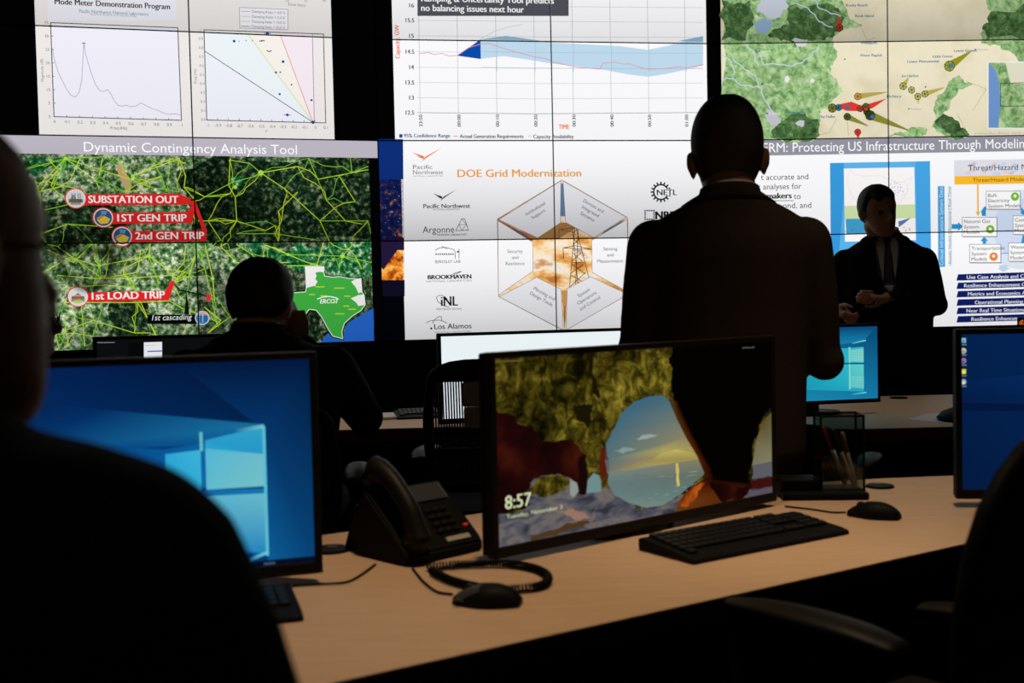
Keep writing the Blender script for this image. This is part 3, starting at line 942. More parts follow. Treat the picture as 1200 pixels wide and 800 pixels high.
b.text('NATIONAL LABORATORY', 214, 556, 380, 7, (130, 130, 134))
b.line([(300, 532), (318, 522), (342, 516), (320, 526), (306, 534)], 2, (30, 30, 32), 4)
b.text('iNL', 268, 641, 327, 34, (18, 18, 20), .9)
b.text('Idaho National Laboratory', 251, 656, 343, 8, (80, 80, 84))
b.line([(256, 604), (250, 612), (256, 626), (276, 640), (296, 646)], 2, (40, 40, 44), 5)
b.line([(256, 604), (270, 603), (290, 616)], 2, (40, 40, 44), 5)
b.text('Los Alamos', 243, 725, 377, 19, (30, 30, 32), .5)
b.text('NATIONAL LABORATORY', 245, 740, 376, 7, (140, 140, 146))
b.line([(213, 702), (230, 694), (262, 692), (280, 698), (288, 704)], 2, (50, 50, 54), 4)
b.line([(236, 704), (244, 690), (260, 679), (268, 680), (270, 696)], 2, (50, 50, 54), 4)
b.disc((232, 722), 4, (40, 40, 44), 4, 8)
HEX = [(703, 187), (938, 322), (943, 598), (712, 732), (474, 607), (470, 328)]
b.poly(HEX, 'lit_sunset', 3)
b.line(HEX, 2.0, (150, 130, 120), 6, True)
b.poly([(699, 200), (707, 200), (716, 318), (694, 318)], (96, 130, 170), 4)
b.poly([(936, 325), (860, 368), (830, 398), (846, 398)], (86, 120, 122), 4)
b.poly([(708, 640), (718, 640), (713, 728)], (92, 58, 26), 4)
b.poly([(474, 332), (560, 375), (600, 405), (590, 408)], (120, 96, 96), 4)
b.poly([(610, 388), (697, 340), (780, 345), (690, 400), (610, 402)], (176, 126, 74), 4)
TR = (238, 238, 243)
TRAP = [([(475, 330), (699, 191), (697, 342), (615, 396)], 30, (612, 300), ('Institutional', 'Support')),
        ([(707, 191), (934, 321), (818, 395), (716, 340)], -30, (806, 300), ('Devices and', 'Integrated', 'Systems')),
        ([(940, 328), (943, 592), (812, 520), (810, 405)], 0, (877, 457), ('Sensing', 'and', 'Measurement')),
        ([(941, 600), (718, 728), (722, 580), (806, 536)], 30, (792, 612), ('System', 'Operations', 'and Control')),
        ([(708, 728), (477, 608), (612, 538), (700, 582)], -30, (634, 606), ('Planning and', 'Design Tools')),
        ([(472, 334), (474, 602), (598, 516), (598, 412)], 0, (534, 466), ('Security', 'and', 'Resilience'))]
for poly, dg, c, words_ in TRAP:
    b.poly(poly, TR if dg else (248, 248, 250), 5)
    b.line(poly, 1.6, (150, 120, 110), 6, True)
    n = len(words_)
    for i, w in enumerate(words_):
        o = (i - (n - 1) / 2) * 22
        a = R(dg)
        b.rtext(w, (c[0] + o * math.sin(a), c[1] + o * math.cos(a)), 12, dg, (74, 74, 82), .1, layer=7)
TW = (60, 44, 36)
for pts_ in ([(750, 352), (730, 575)], [(752, 352), (800, 540)], [(740, 352), (762, 575)], [(762, 356), (752, 570)], [(693, 366), (775, 356)], [(693, 366), (750, 376)], [(693, 366), (693, 400)], [(775, 356), (740, 378)], [(707, 432), (812, 438)], [(707, 432), (750, 424)], [(812, 438), (752, 424)], [(707, 432), (709, 468)], [(745, 400), (766, 420)], [(766, 400), (744, 420)], [(742, 450), (776, 480)], [(772, 450), (738, 480)], [(738, 490), (786, 525)], [(780, 490), (734, 525)], [(734, 530), (790, 560)], [(788, 520), (734, 570)], [(741, 440), (775, 440)], [(738, 485), (782, 485)]):
    b.line(pts_, 2.4, TW, 4)
b.poly([(700, 585), (724, 585), (714, 690)], (212, 150, 90), 4)
b.crop(2.163, 730, 90)
b.ring((96, 292), 21, 4, (24, 24, 26), 4)
for i in range(16):
    a = 2 * math.pi * i / 16
    b.line([(96 + 20 * math.cos(a), 292 + 20 * math.sin(a)), (96 + 25 * math.cos(a), 292 + 25 * math.sin(a))], 4, (24, 24, 26), 4)
b.rect(84, 284, 140, 301, WHITE, 5)
b.text('NETL', 86, 300, 136, 14, (20, 20, 22), .9, 6)
for i in range(5):
    for q in ((56 + i * 5.6, 339), (56 + i * 5.6, 361), (56, 339 + i * 5.5), (78.4, 339 + i * 5.5)): b.disc(q, 2.4, (40, 40, 44), 4, 6)
b.text('NREL', 83, 361, 145, 20, (24, 24, 28), 1.0)
b.text('NATIONAL RENEWABLE ENERGY LABORATORY', 56, 370, 150, 4, (140, 140, 146))

# ---- bay 3, upper slide: terrain map
b = BAYS[2]
b.crop()
band(b, 845, None, zrow(0, 0), zrow(1, 1), 'lit_terrain', 1, 60)
b.crop(3.158, 820, 0)
b.poly(ragged([(78, -240), (520, -240), (500, -100), (540, 30), (600, 90), (575, 105), (520, 115), (490, 150), (510, 190), (495, 230), (490, 280), (530, 340), (480, 380), (440, 430), (430, 512), (270, 512), (80, 512)], 16), 'lit_forest', 2)
b.poly(ragged([(330, 20), (470, 10), (545, 60), (530, 108), (490, 140), (420, 152), (300, 152), (250, 130), (330, 90)], 16), 'lit_forest_deep', 3)
b.poly(ragged([(80, 0), (190, 0), (200, 60), (170, 150), (80, 152)], 16), 'lit_forest_deep', 3)
b.poly(ragged([(280, 470), (350, 420), (440, 440), (430, 512), (270, 512)], 16), 'lit_forest_deep', 3)
b.poly(ragged([(1080, -200), (1300, -200), (1300, 300), (1120, 185), (1040, 160), (1050, 110), (1090, 60), (1060, 10)], 16), 'lit_forest', 2)
b.poly(ragged([(1090, 40), (1300, 0), (1300, 150), (1060, 150), (1045, 110)], 16), 'lit_forest_deep', 3)
b.poly(ragged([(860, 470), (870, 380), (920, 300), (960, 278), (1010, 310), (940, 360), (900, 420), (960, 470), (1000, 500), (930, 510), (880, 490)], 16), 'lit_forest', 2)
b.poly(ragged([(870, 450), (900, 420), (985, 480), (1000, 500), (930, 506)], 16), 'lit_forest_deep', 3)
b.poly(ragged([(697, 508), (720, 492), (760, 488), (830, 470), (850, 480), (820, 508)], 16), 'lit_forest', 2)
b.poly(ragged([(210, 40), (262, 70), (300, 60), (330, 20), (300, -10), (240, -20)], 9, 3), (206, 212, 226), 4)
b.poly(ragged([(200, 80), (240, 66), (280, 90), (250, 126), (212, 120)], 9, 3), (150, 180, 212), 5)
b.poly(ragged([(245, 400), (280, 420), (300, 452), (270, 470), (250, 440)], 9, 3), (198, 196, 206), 4)
b.poly(ragged([(340, 150), (400, 148), (396, 170), (360, 176)], 9, 3), (214, 214, 214), 5)
b.poly(ragged([(355, 452), (390, 444), (384, 466), (360, 464)], 9, 3), (204, 204, 214), 5)
for x, y, r in ((325, 293, 13), (415, 298, 11), (210, 60, 6)): b.poly(ragged([(x + r * math.cos(k * 1.257) * random.uniform(.6, 1.1), y + r * .9 * math.sin(k * 1.257)) for k in range(5)], 5, 2), (232, 236, 230), 5)
WAT = (196, 214, 224)
for pts_ in ([(82, 300), (120, 290), (150, 315), (210, 318), (230, 330), (240, 370), (275, 430)], [(120, 215), (170, 260), (210, 290), (225, 325)], [(215, 185), (240, 240), (340, 245), (400, 215), (440, 170)], [(340, 10), (400, 30), (440, 80), (490, 100)], [(80, 200), (110, 220), (130, 270)], [(160, 155), (200, 190), (215, 240)], [(420, 0), (440, 30), (520, 60)]):
    b.line(ragged(pts_, 7, 2, False), 4, WAT, 5)
for pts_ in ([(495, 40), (590, 90), (620, 150), (650, 140)], [(505, 440), (480, 490), (440, 500)], [(545, 440), (550, 500)], [(985, 300), (1060, 330), (1010, 410)], [(950, 420), (985, 480)]):
    b.line(pts_, 2, (190, 178, 140), 4)
TEAL = (22, 112, 146)
for s, x0, y, x1 in (('Rocky Reach', 541, 25, 620), ('Rock Island', 575, 64, 643), ('Wanapum', 595, 164, 655), ('Priest Rapids', 595, 210, 674), ('Little Goose', 862, 214, 935), ('Lower Granite', 940, 193, 1025), ('Lower Monumental', 768, 233, 884), ('Ice Harbor', 748, 286, 810), ('McNary', 692, 362, 745), ('Bonneville', 328, 421, 391), ('The Dalles', 440, 437, 500)):
    b.text(s, x0, y, x1, 9.5, TEAL, .9, 9)
for x, y, s in ((238, 190, 'Seattle'), (250, 312, 'Olympia'), (375, 18, ''), (270, 420, 'Portland'), (1040, 183, 'Moscow'), (556, 219, ''), (855, 322, ''), (793, 403, 'Pendleton')):
    b.disc((x - 20, y), 3, (50, 50, 60), 6, 6)
    if s: b.text(s, x - 12, y + 4, x + 26, 7, (240, 240, 240) if x < 400 else (150, 150, 150), .2, 6)
OLV, RD, DKG = (150, 148, 40), (206, 50, 40), (60, 74, 30)
def rotor(x, y, r, c, tip=None, tipc=None, line=(40, 44, 24)):
    if tip:
        d = Vector((tip[0] - x, tip[1] - y)).normalized()
        q = Vector((-d.y, d.x)) * r * .85
        e = q * .12
        b.poly([(x + q.x, y + q.y), (tip[0] + e.x, tip[1] + e.y), (tip[0] - e.x, tip[1] - e.y), (x - q.x, y - q.y)], tipc or c, 6)
    b.disc((x, y), r, c, 7, 18)
    b.ring((x, y), r, 2.2, line, 8, 18)
    for i in range(3):
        a = math.pi * i / 3 + .3
        b.line([(x - r * math.cos(a), y - r * math.sin(a)), (x + r * math.cos(a), y + r * math.sin(a))], 2, line, 8)
rotor(517, 103, 14, (196, 54, 40), (513, 58), (196, 60, 50))
rotor(923, 245, 20, (150, 160, 60), (1003, 190), (150, 146, 36))
b.disc((930, 243), 8, (60, 130, 150), 9, 10)
rotor(752, 319, 14, (198, 196, 96), (772, 288), (186, 180, 84))
rotor(783, 333, 13, (206, 204, 110), (786, 350))
rotor(806, 357, 13, (206, 204, 110), (808, 386))
rotor(832, 348, 13, (200, 196, 100), (905, 324), (182, 174, 80))
rotor(584, 357, 14, (190, 160, 70), (692, 341), (180, 168, 80), (150, 60, 40))
b.poly([(500, 390), (560, 376), (600, 392), (625, 384), (692, 364), (640, 400), (600, 412), (540, 410)], (226, 60, 48), 6)
rotor(490, 400, 17, (120, 130, 50))
rotor(514, 398, 13, (60, 120, 150), None, None, (30, 50, 60))
b.disc((548, 396), 14, (200, 70, 70), 8, 12)
b.disc((546, 398), 7, (50, 110, 160), 9, 10)
rotor(593, 402, 13, (200, 70, 50), None, None, (80, 30, 20))
rotor(614, 396, 15, (110, 100, 40))
rotor(630, 427, 19, DKG, (772, 482), (140, 138, 50), (24, 34, 18))
rotor(618, 414, 14, (70, 90, 40), None, None, (24, 34, 18))
b.disc((638, 432), 8, (60, 110, 160), 9, 10)
b.disc((614, 404), 6, (206, 60, 50), 9, 10)
rotor(545, 432, 14, (80, 94, 40), (622, 466), (140, 138, 60))
rotor(584, 489, 13, (214, 66, 60), (586, 512), (214, 66, 60), (150, 30, 30))
b.rect(1064, 228, 1300, 478, (240, 240, 232), 6)
b.rect(1068, 232, 1300, 473, 'lit_forest', 7)
b.poly([(1068, 232), (1095, 260), (1108, 320), (1112, 390), (1104, 473), (1068, 473)], (110, 150, 204), 8)
b.poly([(1130, 232), (1300, 232), (1300, 310), (1150, 310)], (222, 220, 196), 8)
b.line([(1112, 310), (1300, 302), (1300, 390), (1112, 394)], 2.5, (70, 60, 50), 9, True)
b.text('Columbia River hydro generation', 1015, 497, 1300, 6, (120, 160, 180), .2, 6)

# ---- bay 3, lower slide: infrastructure model
b.crop()
zt, zb = zrow(2, 0), zrow(3, 1)
s0 = b.uv((846, 200))[0]
zh = b.uv((1040, 179.8))[1]
b.raw([(s0, zh), (2.45, zh), (2.45, zt), (s0, zt)], (146, 146, 158), 1)
b.text('ERM: Protecting US Infrastructure Through Modelin', 894, 178.6, 1200, 10.8, (252, 252, 254), .3)
b.text('g', 1201.5, 172.3, 1207, 10.8, (252, 252, 254), .3)
b.raw([(s0, zb), (2.45, zb), (2.45, zh), (s0, zh)], WHITE, 1)
b.crop(3.2, 860, 150)
for s, x0, y, x1, bo in (('t accurate and', 101, 195, 279, 0), ('tic analyses for', 70, 231, 253, 0), ('sion makers', 62, 266, 216, 1), ('to', 224, 266, 250, 0), ('are, respond, and', 70, 303, 290, 0), ('threats.', 126, 339, 218, 0), ('nts in', 252, 386, 315, 0)):
    b.text(s, x0, y, x1, 21, (50, 50, 54), 1.0 if bo else .1, 4)
b.line([(62, 273), (224, 272)], 2.2, (50, 50, 54), 4)
b.poly([(360, 131), (735, 124), (742, 730), (372, 742)], (92, 178, 234), 2)
b.poly([(360, 131), (412, 130), (412, 250), (372, 742), (366, 742)], (56, 154, 222), 3)
b.poly([(680, 125), (735, 124), (742, 730), (690, 732)], (70, 164, 228), 3)
b.poly([(372, 610), (742, 600), (742, 730), (372, 742)], (50, 146, 218), 3)
b.poly([(412, 152), (676, 147), (682, 420), (416, 426)], (250, 246, 246), 4)
b.poly([(414, 292), (679, 286), (680, 338), (415, 342)], (206, 226, 170), 5)
b.poly([(418, 340), (500, 338), (502, 398), (422, 400)], (64, 160, 206), 5)
usa = [(428, 178), (440, 158), (456, 176), (500, 180), (560, 182), (588, 192), (612, 206), (640, 200), (668, 180), (662, 200), (646, 214), (650, 236), (636, 262), (622, 280), (600, 286)]
b.line(ragged(usa, 3, 2, False), 1.1, (214, 208, 216), 6)
b.line(ragged([(428, 178), (426, 214), (438, 250), (456, 270), (490, 284)], 3, 2, False), 1.1, (222, 206, 204), 6)
for i in range(46):
    x, y = random.gauss(608, 18), random.gauss(226, 15)
    b.disc((x, y), random.uniform(1, 2.4), random.choice(((170, 150, 210), (140, 110, 200), (206, 170, 200))), 6, 5)
for i in range(30):
    x, y = random.uniform(430, 660), random.uniform(176, 290)
    b.disc((x, y), 1.1, random.choice(((200, 190, 200), (220, 190, 180))), 6, 5)
for i in range(20):
    x, y = random.uniform(420, 660), random.uniform(340, 395)
    b.line([(x, y), (x + random.uniform(-10, 10), y + random.uniform(-12, 12))], 1.6, random.choice(((90, 60, 110), (200, 60, 80), (40, 90, 160))), 6)
b.poly([(616, 350), (664, 336), (640, 356), (618, 372)], (90, 120, 180), 6)
b.poly([(764, 218), (789, 217), (792, 520), (766, 521)], (74, 160, 216), 3)
b.rtext('Critical Infrastructure System Data', (777, 368), 14, 90, (206, 232, 250), .4, width=294)
b.poly([(801, 216), (816, 216), (818, 518), (804, 519)], (226, 234, 242), 3)
b.rtext('Assets, Nodes | Structural | Real Time', (809, 366), 11, 90, (120, 142, 160), .2, width=290)
b.poly([(825, 121), (1300, 112), (1300, 208), (826, 212)], (222, 222, 232), 3)
for i in range(34):
    x, y = random.uniform(830, 1250), random.uniform(124, 172)
    b.poly([(x - 14, y + 4), (x, y - 8), (x + 12, y), (x + 2, y + 8)], random.choice(((206, 196, 206), (230, 206, 206), (196, 214, 236), (236, 226, 206), (214, 206, 226))), 4)
b.text('Threat/Hazard Models', 878, 160, 1168, 21, (40, 40, 60), .2, 6)
b.poly([(827, 181), (1300, 172), (1300, 203), (828, 212)], (252, 188, 40), 5)
b.text('Threat/Hazard Model Output', 895, 202, 1166, 14, (70, 60, 40), .1, 6)
b.poly([(911, 211), (917, 211), (918, 314), (924, 314), (915, 331), (906, 314), (912, 314)], (246, 176, 60), 5)
b.disc((1080, 380), 150, (222, 232, 246), 2, 36)
b.disc((1080, 375), 112, (206, 220, 244), 3, 36)
BL = (40, 146, 206)
b.poly([(816, 360), (840, 360), (840, 352), (858, 369), (840, 386), (840, 378), (816, 378)], BL, 5)
b.poly([(930, 330), (926, 312), (940, 292), (946, 300), (944, 330)], BL, 5)
b.poly([(932, 434), (932, 424), (924, 424), (938, 406), (952, 424), (945, 424), (945, 434)], BL, 5)
b.poly([(1072, 290), (1088, 310), (1094, 308), (1090, 328), (1072, 318), (1078, 314), (1066, 298)], BL, 5)
b.poly([(1076, 432), (1082, 404), (1076, 404), (1090, 390), (1100, 408), (1092, 408), (1088, 432)], BL, 5)
b.line([(1000, 470), (1028, 469)], 3, BL, 5)
b.poly([(994, 514), (1026, 513), (1024, 524), (1036, 524), (1011, 540), (986, 525), (996, 525)], (196, 216, 240), 5)
def cell(x0, y0, x1, y1, lines, dot=None):
    b.rect(x0 + 3, y0 + 4, x1 + 3, y1 + 4, (186, 186, 192), 6)
    b.rect(x0, y0, x1, y1, (252, 252, 252), 7)
    b.line([(x0, y0), (x1, y0), (x1, y1), (x0, y1)], 2, (110, 110, 118), 8, True)
    for i, l in enumerate(lines):
        _, a0, a1 = glyphs(l, .3)
        y = y0 + 22 + i * 20
        b.text(l, x0 + 7, y, x0 + 7 + (a1 - a0) * 20.5, 13, (44, 44, 50), .3, 8)
    if dot:
        (x, y), c = dot
        b.disc((x, y), 16, c, 9, 20)
        b.disc((x, y - 2), 7, (236, 246, 226), 10, 5)
cell(945, 237, 1073, 304, ('Bulk', 'Electricity', 'System Models'), ((1053, 257), (120, 186, 50)))
cell(855, 335, 985, 406, ('Natural Gas', 'System', 'Models'), ((960, 380), (116, 182, 44)))
cell(1046, 329, 1170, 398, ('Communication', 'System', 'Models'))
cell(883, 436, 1000, 504, ('Transportation', 'System', 'Models'), ((973, 482), (238, 132, 50)))
cell(1029, 431, 1160, 499, ('Water', 'System', 'Models'))
for i, (s, x0, x1) in enumerate((('Use Case Analysis and Consequence', 873, 1190), ('Resilience Enhancement Considerations', 863, 1210), ('Metrics and Economics Assessment', 877, 1180), ('Operational Planning Options', 903, 1160), ('Near Real Time Situational Awareness', 872, 1194), ('Resilience Enhancement Options', 890, 1172))):
    y = 548 + i * 31.4
    b.poly([(840, y), (1300, y - 14), (1300, y + 10), (834, y + 24)], (16, 32, 100), 4)
    b.text(s, x0, y + 18, x1, 13.5, (226, 232, 244), .7, 6)
b.crop()
b.poly([(1191.5, 372), (1240, 371), (1240, 400), (1192, 400)], (4, 4, 6), 8)
b.disc((1198, 379), 4.5, 'lit_fire', 9, 8)

LAB = [["wall display panel with the Mode Meter Demonstration Program title along its lower part", "wall display panel with a small damping ratio legend box at its bottom"],
       ["wall display panel showing a single-peaked magnitude curve chart", "wall display panel showing pale wedge chart with blue dots and diagonal lines"],
       ["wall display panel with SUBSTATION OUT banner and the word Dynamic in its grey header", "wall display panel with dark night-green map under the words Analysis Tool"],
       ["wall display panel with the 1st LOAD TRIP banner on a green map", "wall display panel showing the ERCOT state map above a seated man"],
       ["wall display panel with white no balancing issues text on a dark box", "wall display panel with faint grey chart grid just above the falling blue band's right half"],
       ["wall display panel with the dark blue wedge on a capacity chart", "wall display panel with pale blue band and 00:40 time axis labels"],
       ["wall display panel with orange Pacific Northwest logo and Argonne logo", "wall display panel with the NETL gear logo beside the hexagon's upper right"],
       ["wall display panel with Brookhaven, INL and Los Alamos logos", "wall display panel with System Operations and Control text and pylon legs"],
       ["wall display panel showing forested terrain map with Rocky Reach label and red marker", "wall display panel showing cream terrain with dark green patch, above Lower Granite label"],
       ["wall display panel with the red and olive turbine cluster beside The Dalles label", "wall display panel with Lower Monumental label and inset coast map"],
       ["wall display panel with the words Protecting US and decision makers text behind standing man's head", "wall display panel with yellow Threat/Hazard band and Bulk Electricity box"],
       ["wall display panel mostly hidden behind the presenter's suit and standing man's shoulder", "wall display panel with six stacked navy bars of white text"]]
FALL = [[.24, .08, .50, .24], [.22, .05, .48, .42], [.45, .10, .14, .20]]  # strength of the painted viewing-angle dimming, per bay and row
for f, bay in enumerate(BAYS):
    for r in range(4):
        zb_, zt_ = rows_z[r]
        for c in range(2):
            th = thing('display_panel', LAB[f * 4 + r][c], 'display panel', bay.O + bay.ex * (c * PW + PW / 2) + Vector((0, 0, zb_)), ANG[f], 'video wall panels')
            bm = BM()
            box(bm, (0, .05, PH / 2), (PW - .0008, .098, PH - .0008), .002)
            obj('casing', bm, M_BLACK, th)
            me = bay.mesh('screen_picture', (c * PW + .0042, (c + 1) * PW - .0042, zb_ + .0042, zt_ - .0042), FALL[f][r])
            me.transform(Matrix.Rotation(-ANG[f], 4, 'Z') @ Matrix.Translation(-(th.location - bay.O)))
            link_mesh('screen_picture', me, th)

# ------------------------------------------------------------------ consoles
DESK = .74
def console(name, label, top, under, edge_mat, edge=.04):
    th = thing(name, label, 'desk', (0, 0, 0))
    bm = BM()
    prism(bm, top, DESK - .004, DESK)
    obj('desktop', bm, M_WOOD, th)
    bm = BM()
    prism(bm, top, DESK - edge, DESK - .0041)
    obj('edge_band', bm, edge_mat, th)
    for q in under:
        bm = BM()
        prism(bm, q, 0, DESK - edge)
        obj('support_panel', bm, M_BLACK, th)
    return th
dx, dy = .8374, .5466
def fe(t): return (-.255 + dx * t, 1.529 + dy * t)
front_top = [fe(-1.45), fe(-.3), fe(.6), fe(1.37), fe(2.35), (1.72, 3.12), (1.215, 3.128), (.987, 3.103), (.55, 3.0), (.2, 2.87), (-.081, 2.726), (-.432, 2.506), (-1.62, 1.98)]
def strip(a, b, w):
    a, b = Vector(a), Vector(b)
    n = Vector((-(b - a).y, (b - a).x)).normalized() * w
    return [tuple(a), tuple(b), tuple(b + n), tuple(a + n)]
console('desk_console', 'long maple-topped console desk with dark edge in the front row', front_top,
        [strip((-1.5, 1.94), (-.45, 2.40), .03), strip((-.42, 2.40), (-.05, 2.65), .03), strip((-.03, 2.66), (.55, 2.92), .03), strip((.58, 2.93), (1.68, 3.05), .03)], M_EDGE)
row2_top = [(-2.7, 4.28), (-1.6, 4.42), (-.639, 4.555), (-.325, 4.575), (.5, 4.42), (1.294, 4.22), (1.636, 4.235), (2.7, 4.32), (2.8, 5.5), (2.13, 5.514), (1.795, 5.5), (.5, 5.36), (-.557, 5.22), (-2.7, 4.98)]
console('desk_console', 'maple-topped console desk with reddish edge in the row nearer the video wall', row2_top,
        [strip((-2.6, 4.9), (-.6, 5.12), .03), strip((-.55, 5.12), (.5, 5.27), .03), strip((.52, 5.27), (2.7, 5.42), .03)], M_REDEDGE, .05)

# ------------------------------------------------------------------ monitors
def monitor(label, left_bottom, ang, w, h, draw, group=None, bez=(.014, .013, .022), stand_z=DESK, emis_fall=0.0, mark=None):
    """left_bottom: lower left corner of the lit screen"""
    L = Vector(left_bottom)
    pic = Pic(L, ang)
    draw(pic, w, h)
    ex = pic.ex
    base = L + ex * (w / 2)
    th = thing('monitor', label, 'monitor', (base.x, base.y, stand_z), ang, group)
    z0 = L.z - stand_z
    bs, bt, bb = bez
    bm = BM()
    # bezel frame: four bars
    for (cx, cz, sx, sz) in ((0, z0 + h + bt / 2, w + 2 * bs, bt), (0, z0 - bb / 2, w + 2 * bs, bb), (-w / 2 - bs / 2, z0 + h / 2, bs, h), (w / 2 + bs / 2, z0 + h / 2, bs, h)):
        box(bm, (cx, .005, cz), (sx, .022, sz), .002)
    obj('bezel', bm, M_BEZEL, th)
    bm = BM()
    box(bm, (0, .0255, z0 + h / 2 + (bt - bb) / 2), (w + 2 * bs - .004, .02, h + bt + bb - .004), .004)
    box(bm, (0, .045, z0 + h / 2), (w * .55, .03, h * .6), .012)
    obj('back_cover', bm, M_BLACK, th)
    me = pic.mesh('screen_picture', (0, w, 0, h), emis_fall, step=.0003)
    me.transform(Matrix.Translation((-w / 2, 0, z0)) @ Matrix.Rotation(-ang, 4, 'Z'))
    link_mesh('screen_picture', me, th)
    bm = BM()
    box(bm, (0, .075, (z0 + h * .5) / 2 + .006), (.07, .025, z0 + h * .5), .006)
    obj('stand_neck', bm, M_BLACK, th)
    bm = BM()
    prism(bm, [(.13 * math.cos(t) * (1.0), .085 + .095 * math.sin(t)) for t in [2 * math.pi * k / 32 for k in range(32)]], 0.0, .012)
    obj('stand_base', bm, M_BLACK, th)
    if mark:
        bm = BM()
        box(bm, (mark, -.0068, z0 + h + bt * .5), (.022, .001, .004))
        tag(obj('maker_mark', bm, M_LABEL, th), 'small grey mark on the upper bezel')
    return th

def lock_screen(p, w, h):
    p.raw([(0, 0), (w, 0), (w, h), (0, h)], 'lit_rock', 0)
    p.crop(2.963, 560, 390)
    rg = lambda q, a=8: ragged(q, a, 3)
    p.poly(rg([(30, 320), (120, 322), (200, 380), (330, 370), (370, 420), (372, 560), (200, 600), (50, 640)]), 'lit_rock_dark', 1)
    p.poly(rg([(30, 250), (130, 290), (190, 330), (210, 400), (30, 470)], 12), 'lit_rock_dark', 2)
    for q in ([(380, 50), (404, 60), (402, 150), (420, 230), (398, 210)], [(330, 250), (400, 250), (380, 330), (340, 300)], [(210, 120), (232, 110), (226, 170), (240, 250), (222, 240)]):
        p.poly(rg(q, 6), (24, 19, 5), 1)
    p.poly(rg([(160, 560), (200, 505), (280, 490), (345, 520), (352, 560), (300, 585), (180, 600)], 5), 'lit_beach', 2)
    p.poly(rg([(170, 550), (205, 505), (280, 492), (330, 510), (300, 545), (220, 570)], 5), 'lit_rock', 3)
    p.poly([(318, 506), (342, 520), (350, 548), (330, 572), (318, 560)], (140, 146, 140), 3)
    p.poly(rg([(368, 400), (440, 380), (450, 470), (430, 510), (372, 560)], 6), 'lit_rock', 2)
    p.poly(rg([(350, 430), (372, 420), (380, 500), (374, 560), (346, 560)], 5), (24, 7, 4), 3)
    p.poly(rg([(425, 400), (446, 400), (456, 465), (436, 540), (424, 490)], 5), (84, 26, 14), 3)
    p.poly([(376, 556), (380, 510), (400, 486), (420, 494), (428, 530), (424, 552)], (108, 138, 140), 3)
    p.poly(rg([(60, 640), (200, 590), (370, 555), (440, 535), (520, 590), (560, 612), (700, 560), (800, 560), (1040, 520), (1045, 600), (70, 760)], 8), 'lit_beach', 2)
    p.poly(rg([(270, 615), (330, 610), (390, 640), (350, 650)], 6), (150, 112, 96), 3)
    p.poly(rg([(190, 700), (330, 660), (420, 650), (300, 690), (180, 720)], 6), (76, 54, 26), 3)
    up = [(444, 384), (470, 335), (500, 275), (540, 240), (590, 220), (640, 216), (664, 236), (690, 300), (720, 360), (742, 398)]
    p.grad(up + [(640, 404), (560, 440), (448, 486), (440, 440)], [(73, 109, 119), (68, 105, 121), (61, 102, 123), (58, 100, 123), (56, 98, 123), (65, 103, 121), (73, 107, 117), (105, 119, 112), (133, 130, 100), (156, 146, 91), (167, 156, 95), (132, 128, 102), (112, 117, 107), (84, 112, 116)], 3)
    p.grad([(448, 486), (560, 440), (640, 404), (742, 398), (768, 440), (600, 462), (452, 488)], [(123, 121, 98), (140, 130, 91), (176, 163, 93), (167, 151, 86), (154, 140, 86), (165, 151, 91), (132, 124, 98)], 4)
    p.grad([(590, 446), (640, 414), (690, 404), (745, 416), (762, 438), (640, 456)], [(154, 140, 84), (183, 172, 96), (195, 186, 110), (176, 160, 84), (154, 139, 80), (172, 156, 86)], 5)
    p.poly(rg([(470, 404), (510, 396), (550, 402), (500, 418)], 4), (132, 150, 146), 4)
    p.poly(rg([(545, 366), (580, 354), (622, 353), (600, 362), (560, 372)], 3), (150, 160, 160), 4)
    p.grad([(452, 488), (600, 462), (772, 440), (784, 490), (700, 560), (640, 598), (580, 606), (520, 588), (470, 560), (448, 520)], [(110, 128, 124), (128, 136, 120), (128, 124, 100), (100, 108, 98), (96, 124, 120), (112, 132, 124), (118, 134, 124), (110, 128, 122), (98, 122, 122), (98, 120, 122)], 5)
    for i in range(60):
        x, y = random.uniform(460, 740), random.uniform(478, 590)
        if y > 590 - abs(x - 600) * .35: continue
        p.line([(x, y), (x + random.uniform(8, 34), y - random.uniform(.5, 3))], 1.6, random.choice(((84, 108, 110), (140, 150, 134), (98, 122, 122))), 6)
    p.poly(rg([(684, 452), (693, 452), (698, 530), (688, 534)], 2), (206, 190, 96), 7)
    D = (3, 2, 1)
    p.poly(rg([(690, 20), (1020, 20), (1020, 250), (985, 300), (955, 380), (945, 470), (945, 520), (870, 540), (800, 505), (760, 420), (730, 360), (700, 300), (676, 230), (672, 150), (660, 90)], 6), D, 6)
    p.grad([(664, 226), (690, 300), (722, 362), (757, 424), (790, 500), (830, 560), (812, 480), (768, 400), (728, 322), (692, 240)], [(84, 60, 20), (80, 42, 10), (84, 36, 6), (82, 30, 4), (60, 20, 3), (14, 5, 2), D, D, D, D], 7)
    p.grad([(680, 640), (690, 590), (720, 550), (790, 500), (840, 510), (950, 520), (1000, 570), (830, 612)], [(84, 56, 26), (112, 56, 16), (92, 36, 6), (24, 8, 3), (8, 3, 2), (8, 3, 2), (16, 5, 4), (30, 11, 5)], 7)
    p.grad([(1020, 270), (985, 310), (962, 380), (950, 460), (1040, 440), (1040, 260)], [(96, 82, 40), (84, 72, 38), (112, 104, 70), (118, 116, 92), (128, 126, 98), (110, 100, 60)], 7)
    p.poly(rg([(950, 460), (1040, 446), (1040, 500), (948, 508)], 4), (88, 92, 98), 8)
    p.poly(rg([(945, 505), (1040, 495), (1040, 530), (948, 545)], 4), (60, 16, 12), 8)
    p.poly(rg([(948, 540), (1040, 525), (1040, 590), (920, 570)], 4), (84, 80, 92), 8)
    p.poly(rg([(700, 600), (725, 555), (770, 520), (790, 512), (760, 560), (730, 600)], 5), 'lit_ember', 8)
